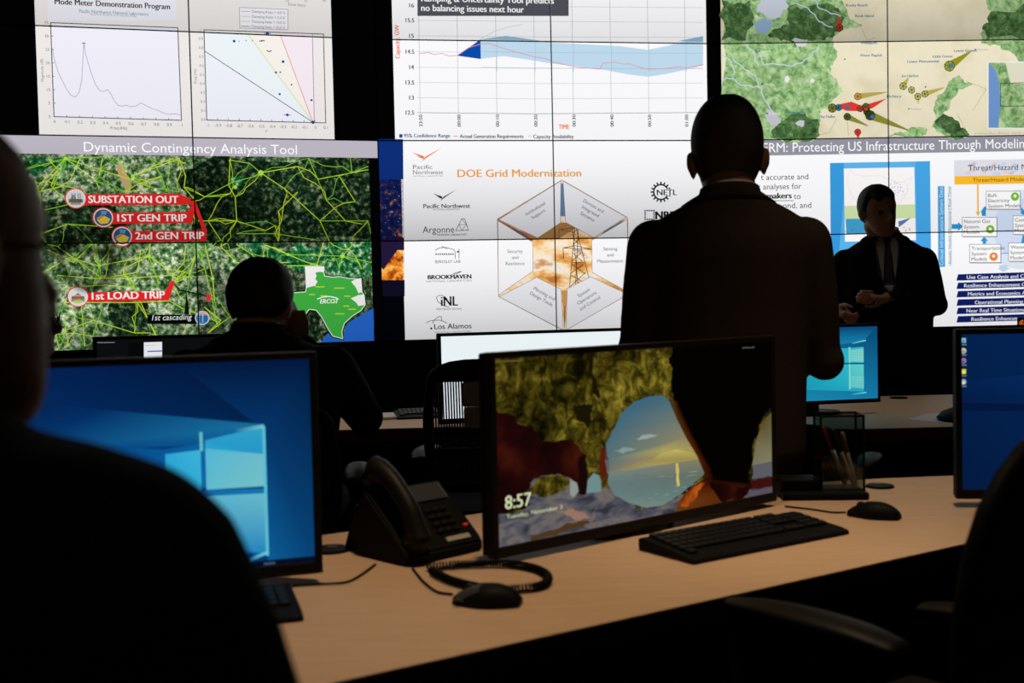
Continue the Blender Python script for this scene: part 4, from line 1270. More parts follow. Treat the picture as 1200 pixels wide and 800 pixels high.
    p.poly(rg([(800, 520), (880, 530), (940, 530), (930, 560), (850, 590)], 6), 'lit_rock_dark', 8)
    TXT = (206, 214, 170)
    p.text('8:57', 92, 612, 182, 46, TXT, .6, 10)
    p.text('Tuesday, November 3', 96, 645, 290, 15, TXT, .2, 10)
    p.text('Like what you see?', 915, 54, 956, 5, (150, 146, 140), .2, 10)
    p.line([(58, 100), (150, 95)], 5, (104, 88, 40), 9)

def desktop(dim, icons=False, bar=False):
    def d(p, w, h):
        p.raw([(0, 0), (w, 0), (w, h), (0, h)], 'lit_desktop', 0)
        def q(x, y): return (x * w, y * h)
        def P(pts, c, l): p.raw([q(*a) for a in pts], c, l)
        def G(pts, c, l): p.grad(pts, c, l, (w, h))
        if dim == 0:
            x0, xm, x1 = .50, .625, .835
            G([(0, 1), (1, 1), (1, 0), (0, 0)], [(3, 34, 84), (2, 14, 44), (6, 56, 108), (6, 62, 122)], 1)
            G([(1, 1), (1, 0), (x1, 0), (x1, .66), (.55, 1)], [(3, 22, 58), (8, 66, 116), (12, 92, 148), (6, 52, 104), (3, 24, 62)], 2)
            G([(0, .86), (.3, .80), (x1, .69), (x1, .60), (0, .62)], [(3, 30, 74), (4, 44, 96), (24, 110, 158), (10, 84, 146), (5, 56, 114)], 3)
            G([(0, .66), (x0, .60), (x1, .63), (x1, .40), (x0, .40), (0, .28)], [(5, 58, 116), (9, 84, 148), (20, 120, 178), (18, 112, 172), (14, 98, 160), (7, 70, 130)], 4)
            G([(0, .30), (x0, .40), (x1, .38), (x1, .05), (x0, .13), (0, .10)], [(6, 62, 122), (12, 92, 154), (20, 116, 174), (12, 90, 148), (8, 72, 132), (4, 48, 104)], 4)
            G([(x0, .40), (xm - .008, .395), (xm - .008, .585), (x0, .575)], [(40, 160, 210), (50, 170, 214), (62, 178, 212), (44, 164, 210)], 5)
            G([(xm + .008, .393), (x1, .39), (x1, .545), (xm + .008, .59)], [(96, 186, 204), (116, 192, 200), (110, 186, 200), (80, 182, 210)], 5)
            G([(xm + .008, .59), (x1, .545), (x1, .68), (xm + .008, .63)], [(44, 164, 208), (36, 150, 200), (50, 160, 196), (40, 156, 202)], 5)
            G([(x0, .15), (xm - .008, .12), (xm - .008, .365), (x0, .37)], [(30, 140, 194), (30, 140, 196), (60, 170, 208), (48, 160, 204)], 5)
            G([(xm + .008, .115), (x1, .06), (x1, .355), (xm + .008, .363)], [(30, 136, 190), (30, 132, 186), (104, 184, 202), (86, 178, 206)], 5)
            P([(x1 - .006, .05), (x1 + .004, .05), (x1 + .004, .68), (x1 - .006, .68)], (90, 190, 210), 7)
            P([(xm - .010, .58), (xm, .58), (xm, .67), (xm - .010, .67)], (100, 190, 196), 7)
            G([(x1 - .10, .655), (x1, .672), (x1, .69), (x1 - .10, .675)], [(20, 110, 160), (110, 196, 204), (110, 196, 204), (20, 110, 160)], 7)
            G([(x1 - .06, .03), (x1, .06), (x1, .075), (x1 - .06, .05)], [(30, 120, 170), (120, 206, 214), (120, 206, 214), (30, 120, 170)], 7)
            P([(.0, .0), (1, .0), (1, .028), (.0, .028)], (4, 14, 34), 6)
            P([(.82, .006), (.86, .006), (.86, .018), (.82, .018)], (60, 76, 96), 7)
        elif dim == 1:
            G([(0, 1), (1, 1), (1, 0), (0, 0)], [(4, 32, 76), (8, 46, 98), (6, 44, 96), (3, 26, 64)], 1)
            G([(0, .56), (1, .50), (1, .45), (0, .51)], [(3, 20, 54), (4, 30, 76), (6, 40, 92), (3, 24, 60)], 2)
            G([(0, .70), (1, .92), (1, .60), (0, .58)], [(4, 34, 80), (10, 56, 112), (8, 52, 108), (3, 28, 68)], 2)
        else:
            x0, xm, x1 = .50, .76, .88
            G([(0, 1), (1, 1), (1, 0), (0, 0)], [(10, 90, 140), (8, 70, 116), (20, 118, 164), (26, 140, 176)], 1)
            G([(0, .62), (x1, .80), (1, 1), (.3, 1)], [(20, 130, 170), (20, 124, 168), (8, 66, 112), (6, 64, 116)], 2)
            G([(0, .66), (x1, .72), (x1, .10), (0, .2)], [(24, 150, 178), (50, 176, 196), (36, 166, 190), (20, 142, 172)], 3)
            for i_ in range(9):
                y_ = .53 + .018 * i_
                P([(xm + .01, y_), (x1, y_), (x1, y_ + .009), (xm + .01, y_ + .009)], (140, 208, 196), 6)
                P([(xm + .01, y_ - .36), (x1, y_ - .375), (x1, y_ - .363), (xm + .01, y_ - .351)], (120, 200, 196), 6)
            G([(xm + .01, .52), (x1, .50), (x1, .71), (xm + .01, .68)], [(84, 196, 200), (106, 206, 200), (90, 196, 200), (70, 188, 198)], 5)
            G([(xm + .01, .17), (x1, .13), (x1, .47), (xm + .01, .48)], [(60, 184, 196), (70, 188, 196), (100, 204, 200), (84, 196, 198)], 5)
            G([(x0, .52), (xm - .01, .52), (xm - .01, .67), (x0, .64)], [(30, 166, 192), (52, 180, 198), (48, 176, 196), (28, 162, 190)], 5)
            G([(x0, .20), (xm - .01, .17), (xm - .01, .48), (x0, .48)], [(26, 158, 186), (40, 170, 192), (52, 180, 198), (30, 166, 190)], 5)
            P([(xm - .008, .14), (xm + .008, .14), (xm + .008, .72), (xm - .008, .72)], (120, 214, 206), 7)
            P([(.4, .495), (x1 + .01, .485), (x1 + .01, .503), (.4, .51)], (8, 84, 120), 8)
            G([(x1 - .10, .76), (x1 + .02, .80), (x1 + .02, .815), (x1 - .10, .78)], [(40, 150, 180), (140, 226, 224), (140, 226, 224), (40, 150, 180)], 6)
            G([(x1 - .10, .06), (x1 + .02, .08), (x1 + .02, .095), (x1 - .10, .08)], [(40, 150, 180), (120, 216, 216), (120, 216, 216), (40, 150, 180)], 6)
        if bar:
            P([(0, 0), (.048, 0), (.048, 1), (0, 1)], (3, 4, 8), 8)
            for y, k in ((.70, 1), (.60, 1), (.52, 0)):
                P([(.012, y), (.036, y), (.036, y + .04), (.012, y + .04)], (170, 174, 180) if k else (120, 124, 130), 9)
    return d
def right_desktop(p, w, h):
    desktop(1)(p, w, h)
    p.crop(2.9625, 880, 370)
    for i, (y, c) in enumerate(((86, (130, 196, 210)), (122, (200, 190, 170)), (157, (150, 120, 170)), (194, (214, 216, 30)), (230, (150, 176, 176)))):
        p.poly([(729, y - 9), (746, y - 9), (746, y + 7), (729, y + 7)], c, 4) if i in (0, 3) else p.disc((737, y - 1), 10, c, 4, 12)
        p.poly([(733, y - 2), (742, y - 2), (742, y + 5), (733, y + 5)], [(70, 130, 150), (90, 150, 100), (90, 70, 140), (240, 236, 120), (220, 230, 230)][i], 5)
        p.line([(728, y + 14), (747, y + 14)], 3, (120, 140, 160), 4)
def white_page(p, w, h):
    p.raw([(0, 0), (w, 0), (w, h), (0, h)], (232, 242, 245), 0)
def dark_page(p, w, h):
    p.raw([(0, 0), (w, 0), (w, h), (0, h)], (12, 13, 15), 0)
    p.crop(6, 60, 370)
    p.line([(325, 188), (445, 187)], 4, (150, 150, 150), 2)
    p.poly([(542, 190), (652, 188), (652, 330), (542, 330)], (6, 7, 8), 2)
    p.poly([(652, 186), (780, 182), (780, 320), (652, 330)], (226, 228, 232), 3)
    p.line([(660, 208), (730, 206)], 3, (170, 190, 150), 4)
    p.line([(680, 250), (780, 246)], 8, (60, 96, 160), 4)

K = 1.09
c0 = at(581, 526, 2.01 * K)
c1 = at(903, 494, 2.507 * K)
a_c = math.atan2(c1.y - c0.y, c1.x - c0.x)
w_c = math.hypot(c1.x - c0.x, c1.y - c0.y)
zb_c = EYE - .4455 * K
monitor('wide monitor showing a sea arch lock screen with the time 8:57', (c0.x, c0.y, zb_c), a_c, w_c, .336 * K, lock_screen)
r1 = at(365.5, 540, 1.9 * K)
a_l = R(19)
w_l = .47 * K
monitor('monitor with bright blue windowed desktop beside the desk phone, behind near man', (r1.x - w_l * math.cos(a_l), r1.y - w_l * math.sin(a_l), EYE - .438 * K), a_l, w_l, .342 * K, desktop(0, bar=True))
r0 = at(1127, 480, 2.45 * K)
monitor('dim dark blue monitor with a column of desktop icons beside the near chair', (r0.x, r0.y, EYE - .438 * K), R(-7), .797 * K, .336 * K, right_desktop)
q = at(516.5, 395, 4.6)
monitor('monitor with a blank white page standing on the console by the video wall', (q.x, q.y, 1.105 - .335), R(17), .79, .335, white_page, mark=-.06)
q = at(1028.3, 425, 4.75)
a_ = R(12)
monitor('small monitor with a turquoise windowed desktop next to the standing man', (q.x - .535 * math.cos(a_), q.y - .535 * math.sin(a_), 1.105 - .302), a_, .535, .302, desktop(2), bez=(.01, .012, .016))
q = at(113, 401, 4.55)
monitor('dark monitor with a small white document, behind the man covering his cheek', (q.x, q.y, 1.122 - .30), R(8), .70, .30, dark_page)

# ------------------------------------------------------------------ keyboards, mice, small desk things
def keyboard(label, loc, rz, keys=True, w=.445, d=.165):
    th = thing('keyboard', label, 'keyboard', loc, rz)
    bm = BM()
    prof = [(-d / 2, 0), (d / 2, 0), (d / 2, .024), (d / 2 - .012, .028), (-d / 2 + .02, .013), (-d / 2, .009)]
    extrude_profile(bm, prof, (-w / 2, w / 2))
    bmesh.ops.bevel(bm, geom=bm.edges[:], offset=.002, segments=1, affect='EDGES')
    obj('case', bm, M_BLACK, th)
    if keys:
        slope = math.atan2(.015, d - .032)
        layout = []
        for r in range(6):
            n = 15 if r < 5 else 8
            y = d / 2 - .022 - r * .0215
            x = -w / 2 + .016
            if r == 5:
                ws = (.022, .019, .022, .11, .022, .019, .022, .022)
            else:
                ws = [.0175] * 15
            for q_ in ws:
                layout.append((x + q_ / 2, y, q_))
                x += q_ + .0017
            if r in (0, 1, 2, 4):
                for k in range(3): layout.append((w / 2 - .125 + k * .019, y, .0175))
            if r: 
                for k in range(3 if r < 5 else 2): layout.append((w / 2 - .062 + k * .0195, y, .0175))
        base = {}
        layout = layout[:100]
        for (x, y, q_) in layout:
            if q_ not in base:
                bk = BM()
                box(bk, (0, 0, .003), (q_, .0175, .006), .0018, seg=1)
                o = obj('key', bk, M_KEY, th)
                base[q_] = o
            else:
                o = base[q_].copy()
                COL.objects.link(o)
                o.parent = th
            t = (y + d / 2 - .02) / (d - .032)
            o.location = (x, y, .0135 + .0148 * t)
            o.rotation_euler = (slope, 0, 0)
    return th
keyboard('black keyboard in front of the sea arch monitor', (.478, 2.345, DESK), R(33.5))
keyboard('black keyboard mostly hidden behind the near man\'s shoulder', (-.585, 1.835, DESK), R(19))
q = on(490, 489, DESK)
keyboard('small black keyboard at the end of the far console by the white page', (q.x + .12, q.y + .04, DESK), R(10))

def mouse(label, loc, rz, light):
    th = thing('computer_mouse', label, 'mouse', loc, rz)
    L, W, H = .118, .064, .037
    bm = BM()
    n, m = 24, 14
    rings = []
    for i in range(m + 1):
        t = i / m
        y = -L / 2 + L * t
        s = max(.02, math.sin(math.pi * min(1, max(0, .06 + .90 * t))) ** .45)
        hh = H * (math.sin(math.pi * (.12 + .80 * t ** .85)) ** .8)
        ww = W / 2 * s * (1 - .08 * math.cos(2 * math.pi * t))
        ring = []
        for k in range(n):
            a = math.pi * k / (n - 1)
            ring.append(bm.verts.new((ww * math.cos(a), y, max(.001, hh * max(0, math.sin(a)) ** .75))))
        rings.append(ring)
    for a, c in zip(rings, rings[1:]):
        for k in range(n - 1): bm.faces.new((a[k], a[k + 1], c[k + 1], c[k]))
        bm.faces.new((a[n - 1], a[0], c[0], c[n - 1]))
    bm.faces.new(rings[0]); bm.faces.new(rings[-1][::-1])
    obj('shell', bm, M_BLACK, th, True)
    bv = BVHTree.FromObject(th.children[0], bpy.context.evaluated_depsgraph_get())
    for sx in (-1, 1):
        bm = BM()
        g = []
        for i in range(9):
            row = []
            for k in range(7):
                x = sx * (.004 + .021 * k / 6)
                y = .008 + .044 * i / 8
                hit = bv.ray_cast(Vector((x, y, .2)), Vector((0, 0, -1)))
                z = hit[0].z if hit[0] else .01
                row.append(bm.verts.new((x, y, z + .0012)))
            g.append(row)
        for i in range(8):
            for k in range(6): bm.faces.new((g[i][k], g[i][k + 1], g[i + 1][k + 1], g[i + 1][k]))
        o = obj('button', bm, M_GREY if light else M_BLACK, th, True)
    bm = BM()
    hit = bv.ray_cast(Vector((0, .03, .2)), Vector((0, 0, -1)))
    z = hit[0].z if hit[0] else .02
    bmesh.ops.create_cone(bm, cap_ends=True, segments=18, radius1=.009, radius2=.009, depth=.006, matrix=Matrix.Translation((0, .03, z - .003)) @ Matrix.Rotation(R(90), 4, 'Y'))
    obj('wheel', bm, M_GREY, th)
    return th
q = on(571, 708, DESK)
mouse('black mouse with grey buttons lying before the coiled phone cord', (q.x, q.y, DESK), R(75), True)
q = on(1024, 606, DESK)
mouse('plain black mouse to the right of the keyboard, before the pen holder', (q.x, q.y, DESK), R(52), False)

def cable(label, pts, r, name='cable', cat='cable'):
    bm = BM()
    tube(bm, bezier(pts, 8), r, 8)
    return tag(obj(name, bm, M_BLACK, None, True), label, cat)
def desk_pts(pp, z): return [tuple(on(x, y, DESK + z)) for x, y in pp]
cable('thin black mouse cable curving from under the desk phone', desk_pts([(530, 696), (512, 693), (497, 682), (490, 674), (483, 665)], .003), .0022)
cable('thin black cable running from the left keyboard to the desk phone', desk_pts([(343, 686), (375, 684), (404, 682), (422, 674), (440, 661)], .003), .0022)
cable('thin black mouse cable behind the keyboard of the sea arch monitor', desk_pts([(991, 600), (975, 600), (955, 597), (938, 595), (920, 593)], .003), .0022)

# coiled handset cord: a helix along a loop lying on the desk
path = bezier(desk_pts([(500, 664), (540, 661), (590, 660), (625, 665), (642, 675), (636, 685), (610, 689), (575, 690), (530, 680), (505, 668)], .0092), 14)
bm = BM()
hx = []
turns = 0.0
for i in range(len(path) - 1):
    a, c = path[i], path[i + 1]
    seg = c - a
    t = seg.normalized()
    x = t.cross(Vector((0, 0, 1))).normalized()
    y = x.cross(t)
    st = max(2, int(seg.length / .0055 * 8))
    for k in range(st):
        ph = turns + 2 * math.pi * (k / 8)
        hx.append(a + seg * (k / st) + x * .0065 * math.cos(ph) + y * .0065 * math.sin(ph))
    turns += 2 * math.pi * st / 8
tube(bm, hx, .0021, 5)
tag(obj('coiled_phone_cord', bm, M_BLACK, None, True), 'thick black coiled handset cord looping on the desk before the phone', 'cord')

# desk phone
def phone():
    th = thing('desk_phone', 'black desk phone with handset and red lamp between two monitors', 'phone', (-.205, 2.318, DESK), R(44))
    w, d = .20, .19
    bm = BM()
    prof = [(-d / 2, 0), (d / 2 - .02, 0), (d / 2 - .03, .115), (d / 2 - .055, .135), (-d / 2 + .015, .032), (-d / 2, .022)]
    extrude_profile(bm, prof, (-w / 2, w / 2))
    bmesh.ops.bevel(bm, geom=bm.edges[:], offset=.005, segments=2, affect='EDGES')
    obj('body', bm, M_BLACK, th)
    bm = BM()
    extrude_profile(bm, [(d / 2 - .04, 0), (d / 2 + .03, 0), (d / 2 + .03, .008), (d / 2 - .01, .10), (d / 2 - .03, .10)], (-w / 2 + .01, w / 2 - .01))
    obj('foot', bm, M_BLACK, th)
    # face frame: along slope from y=-d/2+.015,z=.032 to y=d/2-.055,z=.135
    A = Vector((0, -d / 2 + .015, .032)); B = Vector((0, d / 2 - .055, .135))
    S = (B - A)
    ang = math.atan2(S.z, S.y)
    rot = Matrix.Rotation(ang, 4, 'X')
    nrm = Vector((0, -math.sin(ang), math.cos(ang)))
    def fp(x, t, h): return Vector((x, 0, 0)) + A + S * t + nrm * h
    bm = BM()
    box(bm, fp(.035, .80, .002), (.10, .045, .006), .002, rot)
    obj('display', bm, pmat('phone_display', (.05, .055, .06), .15), th)
    kb = None
    for r in range(4):
        for c in range(3):
            bm = BM()
            if kb is None:
                box(bm, (0, 0, 0), (.016, .010, .006), .0015, seg=1)
                kb = obj('key', bm, M_KEY, th); o = kb
            else:
                bm.free()
                o = kb.copy(); COL.objects.link(o); o.parent = th
            o.location = fp(.012 + c * .021, .50 - r * .115, .003)
            o.rotation_euler = (ang, 0, 0)
    bm = BM()
    box(bm, fp(.082, .18, .003), (.011, .006, .005), .002, rot)
    tag(obj('message_lamp', bm, M_REDLAMP, th), 'small red message lamp')
    bm = BM()
    box(bm, fp(.045, .015, .0015), (.062, .011, .002), 0, rot)
    tag(obj('name_strip', bm, M_LABEL, th), 'pale paper name strip')
    # handset lying along the left side
    bm = BM()
    hs = [fp(-.068, -.02, .020), fp(-.068, .12, .030), fp(-.068, .35, .046), fp(-.068, .6, .052), fp(-.068, .85, .050), fp(-.068, 1.1, .040), fp(-.068, 1.2, .030)]
    tube(bm, bezier(hs, 5), [.018 + .007 * abs(i / 30 - .5) * 2 for i in range(31)], 14, flat=1.0)
    for t in (.06, 1.12):
        bmesh.ops.create_cone(bm, cap_ends=True, segments=22, radius1=.027, radius2=.023, depth=.028, matrix=Matrix.Translation(fp(-.068, t, .020)) @ rot)
    obj('handset', bm, M_BEZEL, th, True)
phone()

def grommet(label, p, r=.04):
    th = thing('cable_grommet', label, 'grommet', (p.x, p.y, DESK))
    bm = BM()
    bmesh.ops.create_cone(bm, cap_ends=True, segments=32, radius1=r, radius2=r * .93, depth=.006, matrix=Matrix.Translation((0, 0, .003)))
    obj('rim', bm, M_BLACK, th)
    bm = BM()
    box(bm, (0, r * .3, .0066), (r * .5, r * .5, .0012), .0004)
    obj('slot_cover', bm, M_GREY, th)
grommet('round black cable grommet in the desk left of the phone', on(388, 645, DESK))
grommet('round black cable grommet in the desk just beyond the pen holder', on(1031, 570.5, DESK), .037)
grommet('round black cable grommet at the back of the far console', on(1053, 466.5, DESK), .042)

# pen holder: smoked acrylic box on a dark tray
def pen_holder():
    c = at(962, 575, 2.86)
    th = thing('pen_holder', 'smoked clear pen holder on a black tray beside the sea arch monitor', 'pen holder', (c.x, c.y, DESK), R(-4))
    bm = BM()
    box(bm, (0, 0, .009), (.21, .135, .018), .004)
    box(bm, (-.055, .02, .03), (.10, .09, .03), .004)
    obj('tray', bm, M_BLACK, th)
    w, d, h = .105, .085, .205
    cx, cy = .048, .012
    bm = BM()
    t = .0025
    for (x, y, sx, sy) in ((cx - w / 2, cy, t, d), (cx + w / 2, cy, t, d), (cx, cy - d / 2, w, t), (cx, cy + d / 2, w, t)):
        box(bm, (x, y, .018 + (h - .018) / 2), (sx, sy, h - .018))
    obj('wall_panel', bm, M_SMOKE, th)
    bm = BM()
    q = [(cx - w / 2, cy - d / 2, h), (cx + w / 2, cy - d / 2, h), (cx + w / 2, cy + d / 2, h), (cx - w / 2, cy + d / 2, h)]
    tube(bm, q, .0032, 6, closed=True)
    for x, y, _ in q: tube(bm, [(x, y, .015), (x, y, h)], .003, 6)
    obj('rim_frame', bm, M_BLACK, th)
    W = th.matrix_basis
    def pen(label, a, b, r, mats, cat='pen', name='pen'):
        a, b = W @ Vector(a), W @ Vector(b)
        o = thing(name, label, cat, a)
        dv = b - a
        o.rotation_euler = dv.to_track_quat('Z', 'Y').to_euler()
        L = dv.length
        bm = BM()
        tube(bm, [(0, 0, 0), (0, 0, .010), (0, 0, L * .62)], [r * .35, r, r], 10)
        obj('barrel', bm, mats[0], o, True)
        bm = BM()
        tube(bm, [(0, 0, L * .62), (0, 0, L * .96), (0, 0, L)], [r * 1.08, r * 1.08, r * .6], 10)
        obj('cap', bm, mats[1], o, True)
    mt = pmat('tan_pen', (.30, .20, .12), .5)
    mr = pmat('red_pen', (.32, .03, .015), .4)
    mg = pmat('grey_pen', (.20, .18, .17), .4)
    md = pmat('navy_pen', (.01, .012, .03), .4)
    x0 = cx - w / 2
    z0 = .0205
    pen('tan pencil with red end leaning in the smoked holder, leftmost', (cx + .012, cy - .012, z0), (x0 + .012, cy - .005, z0 + .155), .0036, (mt, mr))
    pen('pale grey pen with dark cap leaning in the smoked holder, between the two tan ones', (cx + .022, cy + .012, z0), (x0 + .024, cy + .020, z0 + .15), .0042, (mg, md))
    pen('tan pen with dark navy cap leaning in the smoked holder', (cx + .034, cy - .02, z0), (x0 + .034, cy - .022, z0 + .15), .0048, (mt, md))
    pen('thick tan and grey pen at the right side of the smoked holder', (cx + .043, cy + .002, z0), (x0 + .062, cy + .006, z0 + .14), .0052, (mg, mt))
pen_holder()

# papers and a dark folder on the far console
def paper(label, pts, z, name='paper_sheet', m=M_PAPER, th_=.0012, cat='paper'):
    bm = BM()
    P_ = [on(x, y, DESK + z) for x, y in pts]
    prism(bm, [(p.x, p.y) for p in P_], DESK + z - th_, DESK + z)
    return tag(obj(name, bm, m), label, cat)
paper('white paper sheet with pointed corner under the dark pouch on far console', [(1064, 491), (1088, 484), (1150, 483), (1170, 492), (1120, 497)], .0013)
def pouch():
    a = on(1136, 494, DESK + .002)
    bm = BM()
    loft(bm, [(0, 0, 0, .15, .11), (0, 0, .012, .16, .115), (0, 0, .034, .14, .10), (0, .01, .055, .08, .05)], 24, 2.6)
    o = obj('pouch', bm, M_BLACK, None, True)
    o.location = (a.x + .06, a.y + .06, DESK + .0014)
    o.rotation_euler = (0, 0, R(15))
    tag(o, 'black soft pouch lying on white paper on the far console', 'pouch')
pouch()
paper('pinkish paper stack on the far console behind the seated man\'s shoulder', [(404, 490), (430, 484.5), (466, 482.6), (468, 488), (412, 491)], .012, 'paper_stack', M_PAPER, .0118)

# ------------------------------------------------------------------ chairs
def chair(label, loc, rz, arm_h=.70, back_top=1.03, lumbar=False, slats=True, w=.46, group=None, t0=.78, ex=.62, arm_r=None):
    th = thing('office_chair', label, 'chair', (loc[0], loc[1], 0), rz, group)
    bm = BM()
    box(bm, (0, .0, .475), (.48, .47, .075), .03, seg=3)
    obj('seat', bm, M_FABRIC, th, True)
    zb, zt = .60, back_top
    hw = w / 2
    def by(z): return -.245 - .05 * ((z - zb) / (zt - zb)) ** 1.5       # leans back
    def wid(t):                                                          # half width over height 0..1
        return hw * (.90 + .10 * math.sin(math.pi * min(1, t * 1.1))) 
    loop = []
    N = 10
    for i in range(N + 1):
        t = t0 * i / N
        loop.append((-wid(t), by(zb + (zt - zb) * t), zb + (zt - zb) * t))
    for k in range(1, 12):
        a = math.pi * k / 12
        x = -wid(t0) * math.copysign(abs(math.cos(a)) ** ex, math.cos(a))
        z = zb + (zt - zb) * (t0 + (1 - t0) * math.sin(a) ** ex)
        loop.append((x, by(z), z))
    for i in range(N, -1, -1):
        t = t0 * i / N
        loop.append((wid(t), by(zb + (zt - zb) * t), zb + (zt - zb) * t))
    loop = loop[::-1]
    bm = BM()
    tube(bm, loop, .017, 8, closed=True)
    obj('backrest_frame', bm, M_BLACK, th, True)
    # mesh panel: fine upright slats between the frame rails, with a top band and a lumbar bar
    bm = BM()
    def top_at(x):
        a = min(1, abs(x) / (wid(t0) + 1e-6)) ** (1 / ex)
        return zb + (zt - zb) * (t0 + (1 - t0) * math.sqrt(max(0, 1 - a * a)) ** ex)
    n = int(w / (.0098 if slats else .0068))
    for i in range(n):
        x = -hw * .93 + w * .93 * (i + .5) / n
        sw = .0056 if slats else .0058
        zs = [zb + .01 + (top_at(x) - .02 - zb) * k / 6 for k in range(7)]
        prev = None
        for z in zs:
            row = [bm.verts.new((x - sw / 2, by(z), z)), bm.verts.new((x + sw / 2, by(z), z)), bm.verts.new((x + sw / 2, by(z) - .003, z)), bm.verts.new((x - sw / 2, by(z) - .003, z))]
            if prev:
                for k in range(4): bm.faces.new((prev[k], prev[(k + 1) % 4], row[(k + 1) % 4], row[k]))
            else: bm.faces.new(row)
            prev = row
        bm.faces.new(prev[::-1])
    obj('backrest_mesh', bm, M_MESH, th)
    bm = BM()
    z = zt - .035
    box(bm, (0, by(z), z), (w * (.84 if t0 > .7 else .5), .014, .055), .004)
    for zz in (.80, .725): box(bm, (0, by(zz) - .004, zz), (w * .92, .012, .03), .004)
    obj('cross_bar', bm, M_BLACK, th)
    if lumbar:
        bm = BM()
        box(bm, (-.040, by(.93) - .018, .93), (.13, .028, .085), .010, seg=3)
        box(bm, (-.038, by(.85) - .018, .848), (.125, .028, .075), .010, seg=3)
        tag(obj('lumbar_pad', bm, M_BEIGE, th, True), 'beige two-part pad strapped to the backrest')
    bm = BM()
    tube(bm, bezier([(0, -.06, .45), (0, -.24, .46), (0, -.30, .58), (0, by(.75) - .02, .75)], 6), .022, 10)
    obj('back_support', bm, M_BLACK, th, True)
    h0 = arm_h
    for s in (-1, 1):
        arm_h = arm_r if (arm_r and s > 0) else h0
        bm = BM()
        P_ = bezier([(s * .27, -.17, arm_h - .012), (s * .275, -.08, arm_h), (s * .27, .06, arm_h), (s * .255, .17, arm_h - .01)], 6)
        tube(bm, P_, [.022 + .018 * math.sin(math.pi * min(1, (i + 2) / 20)) for i in range(len(P_))], 12, flat=.38)
        a = obj('armrest', bm, M_BEZEL, th, True)
        bm = BM()
        tube(bm, bezier([(s * .17, 0, .45), (s * .275, 0, .46), (s * .285, 0, .54), (s * .272, 0, arm_h - .01)], 6), .014, 8)
        obj('arm_post', bm, M_BLACK, th, True)
    bm = BM()
    bmesh.ops.create_cone(bm, cap_ends=True, segments=18, radius1=.03, radius2=.022, depth=.34, matrix=Matrix.Translation((0, 0, .265)))
    obj('gas_column', bm, M_METAL, th)
    bm = BM()
    for k in range(5):
        a = 2 * math.pi * k / 5
        tube(bm, [(0, 0, .11), (.16 * math.cos(a), .16 * math.sin(a), .095), (.29 * math.cos(a), .29 * math.sin(a), .07)], [.03, .022, .016], 8)
    obj('star_base', bm, M_BLACK, th, True)
    for k in range(5):
        a = 2 * math.pi * k / 5
        bm = BM()
        bmesh.ops.create_cone(bm, cap_ends=True, segments=16, radius1=.028, radius2=.028, depth=.04, matrix=Matrix.Translation((.29 * math.cos(a), .29 * math.sin(a), .028)) @ Matrix.Rotation(a, 4, 'Z') @ Matrix.Rotation(R(90), 4, 'X'))
        obj('caster', bm, M_BLACK, th)
    return th
chair('dark mesh office chair cut by the right frame edge, pulled up to front desk', (.672, 1.945), R(38), arm_h=.742, back_top=1.05, slats=False, w=.52, t0=.45, ex=.85, arm_r=.64)
chair('dark slatted office chair with beige pad before the white page monitor', (-.055, 4.17), R(-3), back_top=1.035, lumbar=True)
chair('dark office chair under the seated man covering his cheek', (-.735, 3.33), R(4), arm_h=.76, back_top=.98)
chair('dark office chair in front of the standing man, half hidden by the pen holder', (.93, 3.86), R(-25), arm_h=.70, back_top=.83)

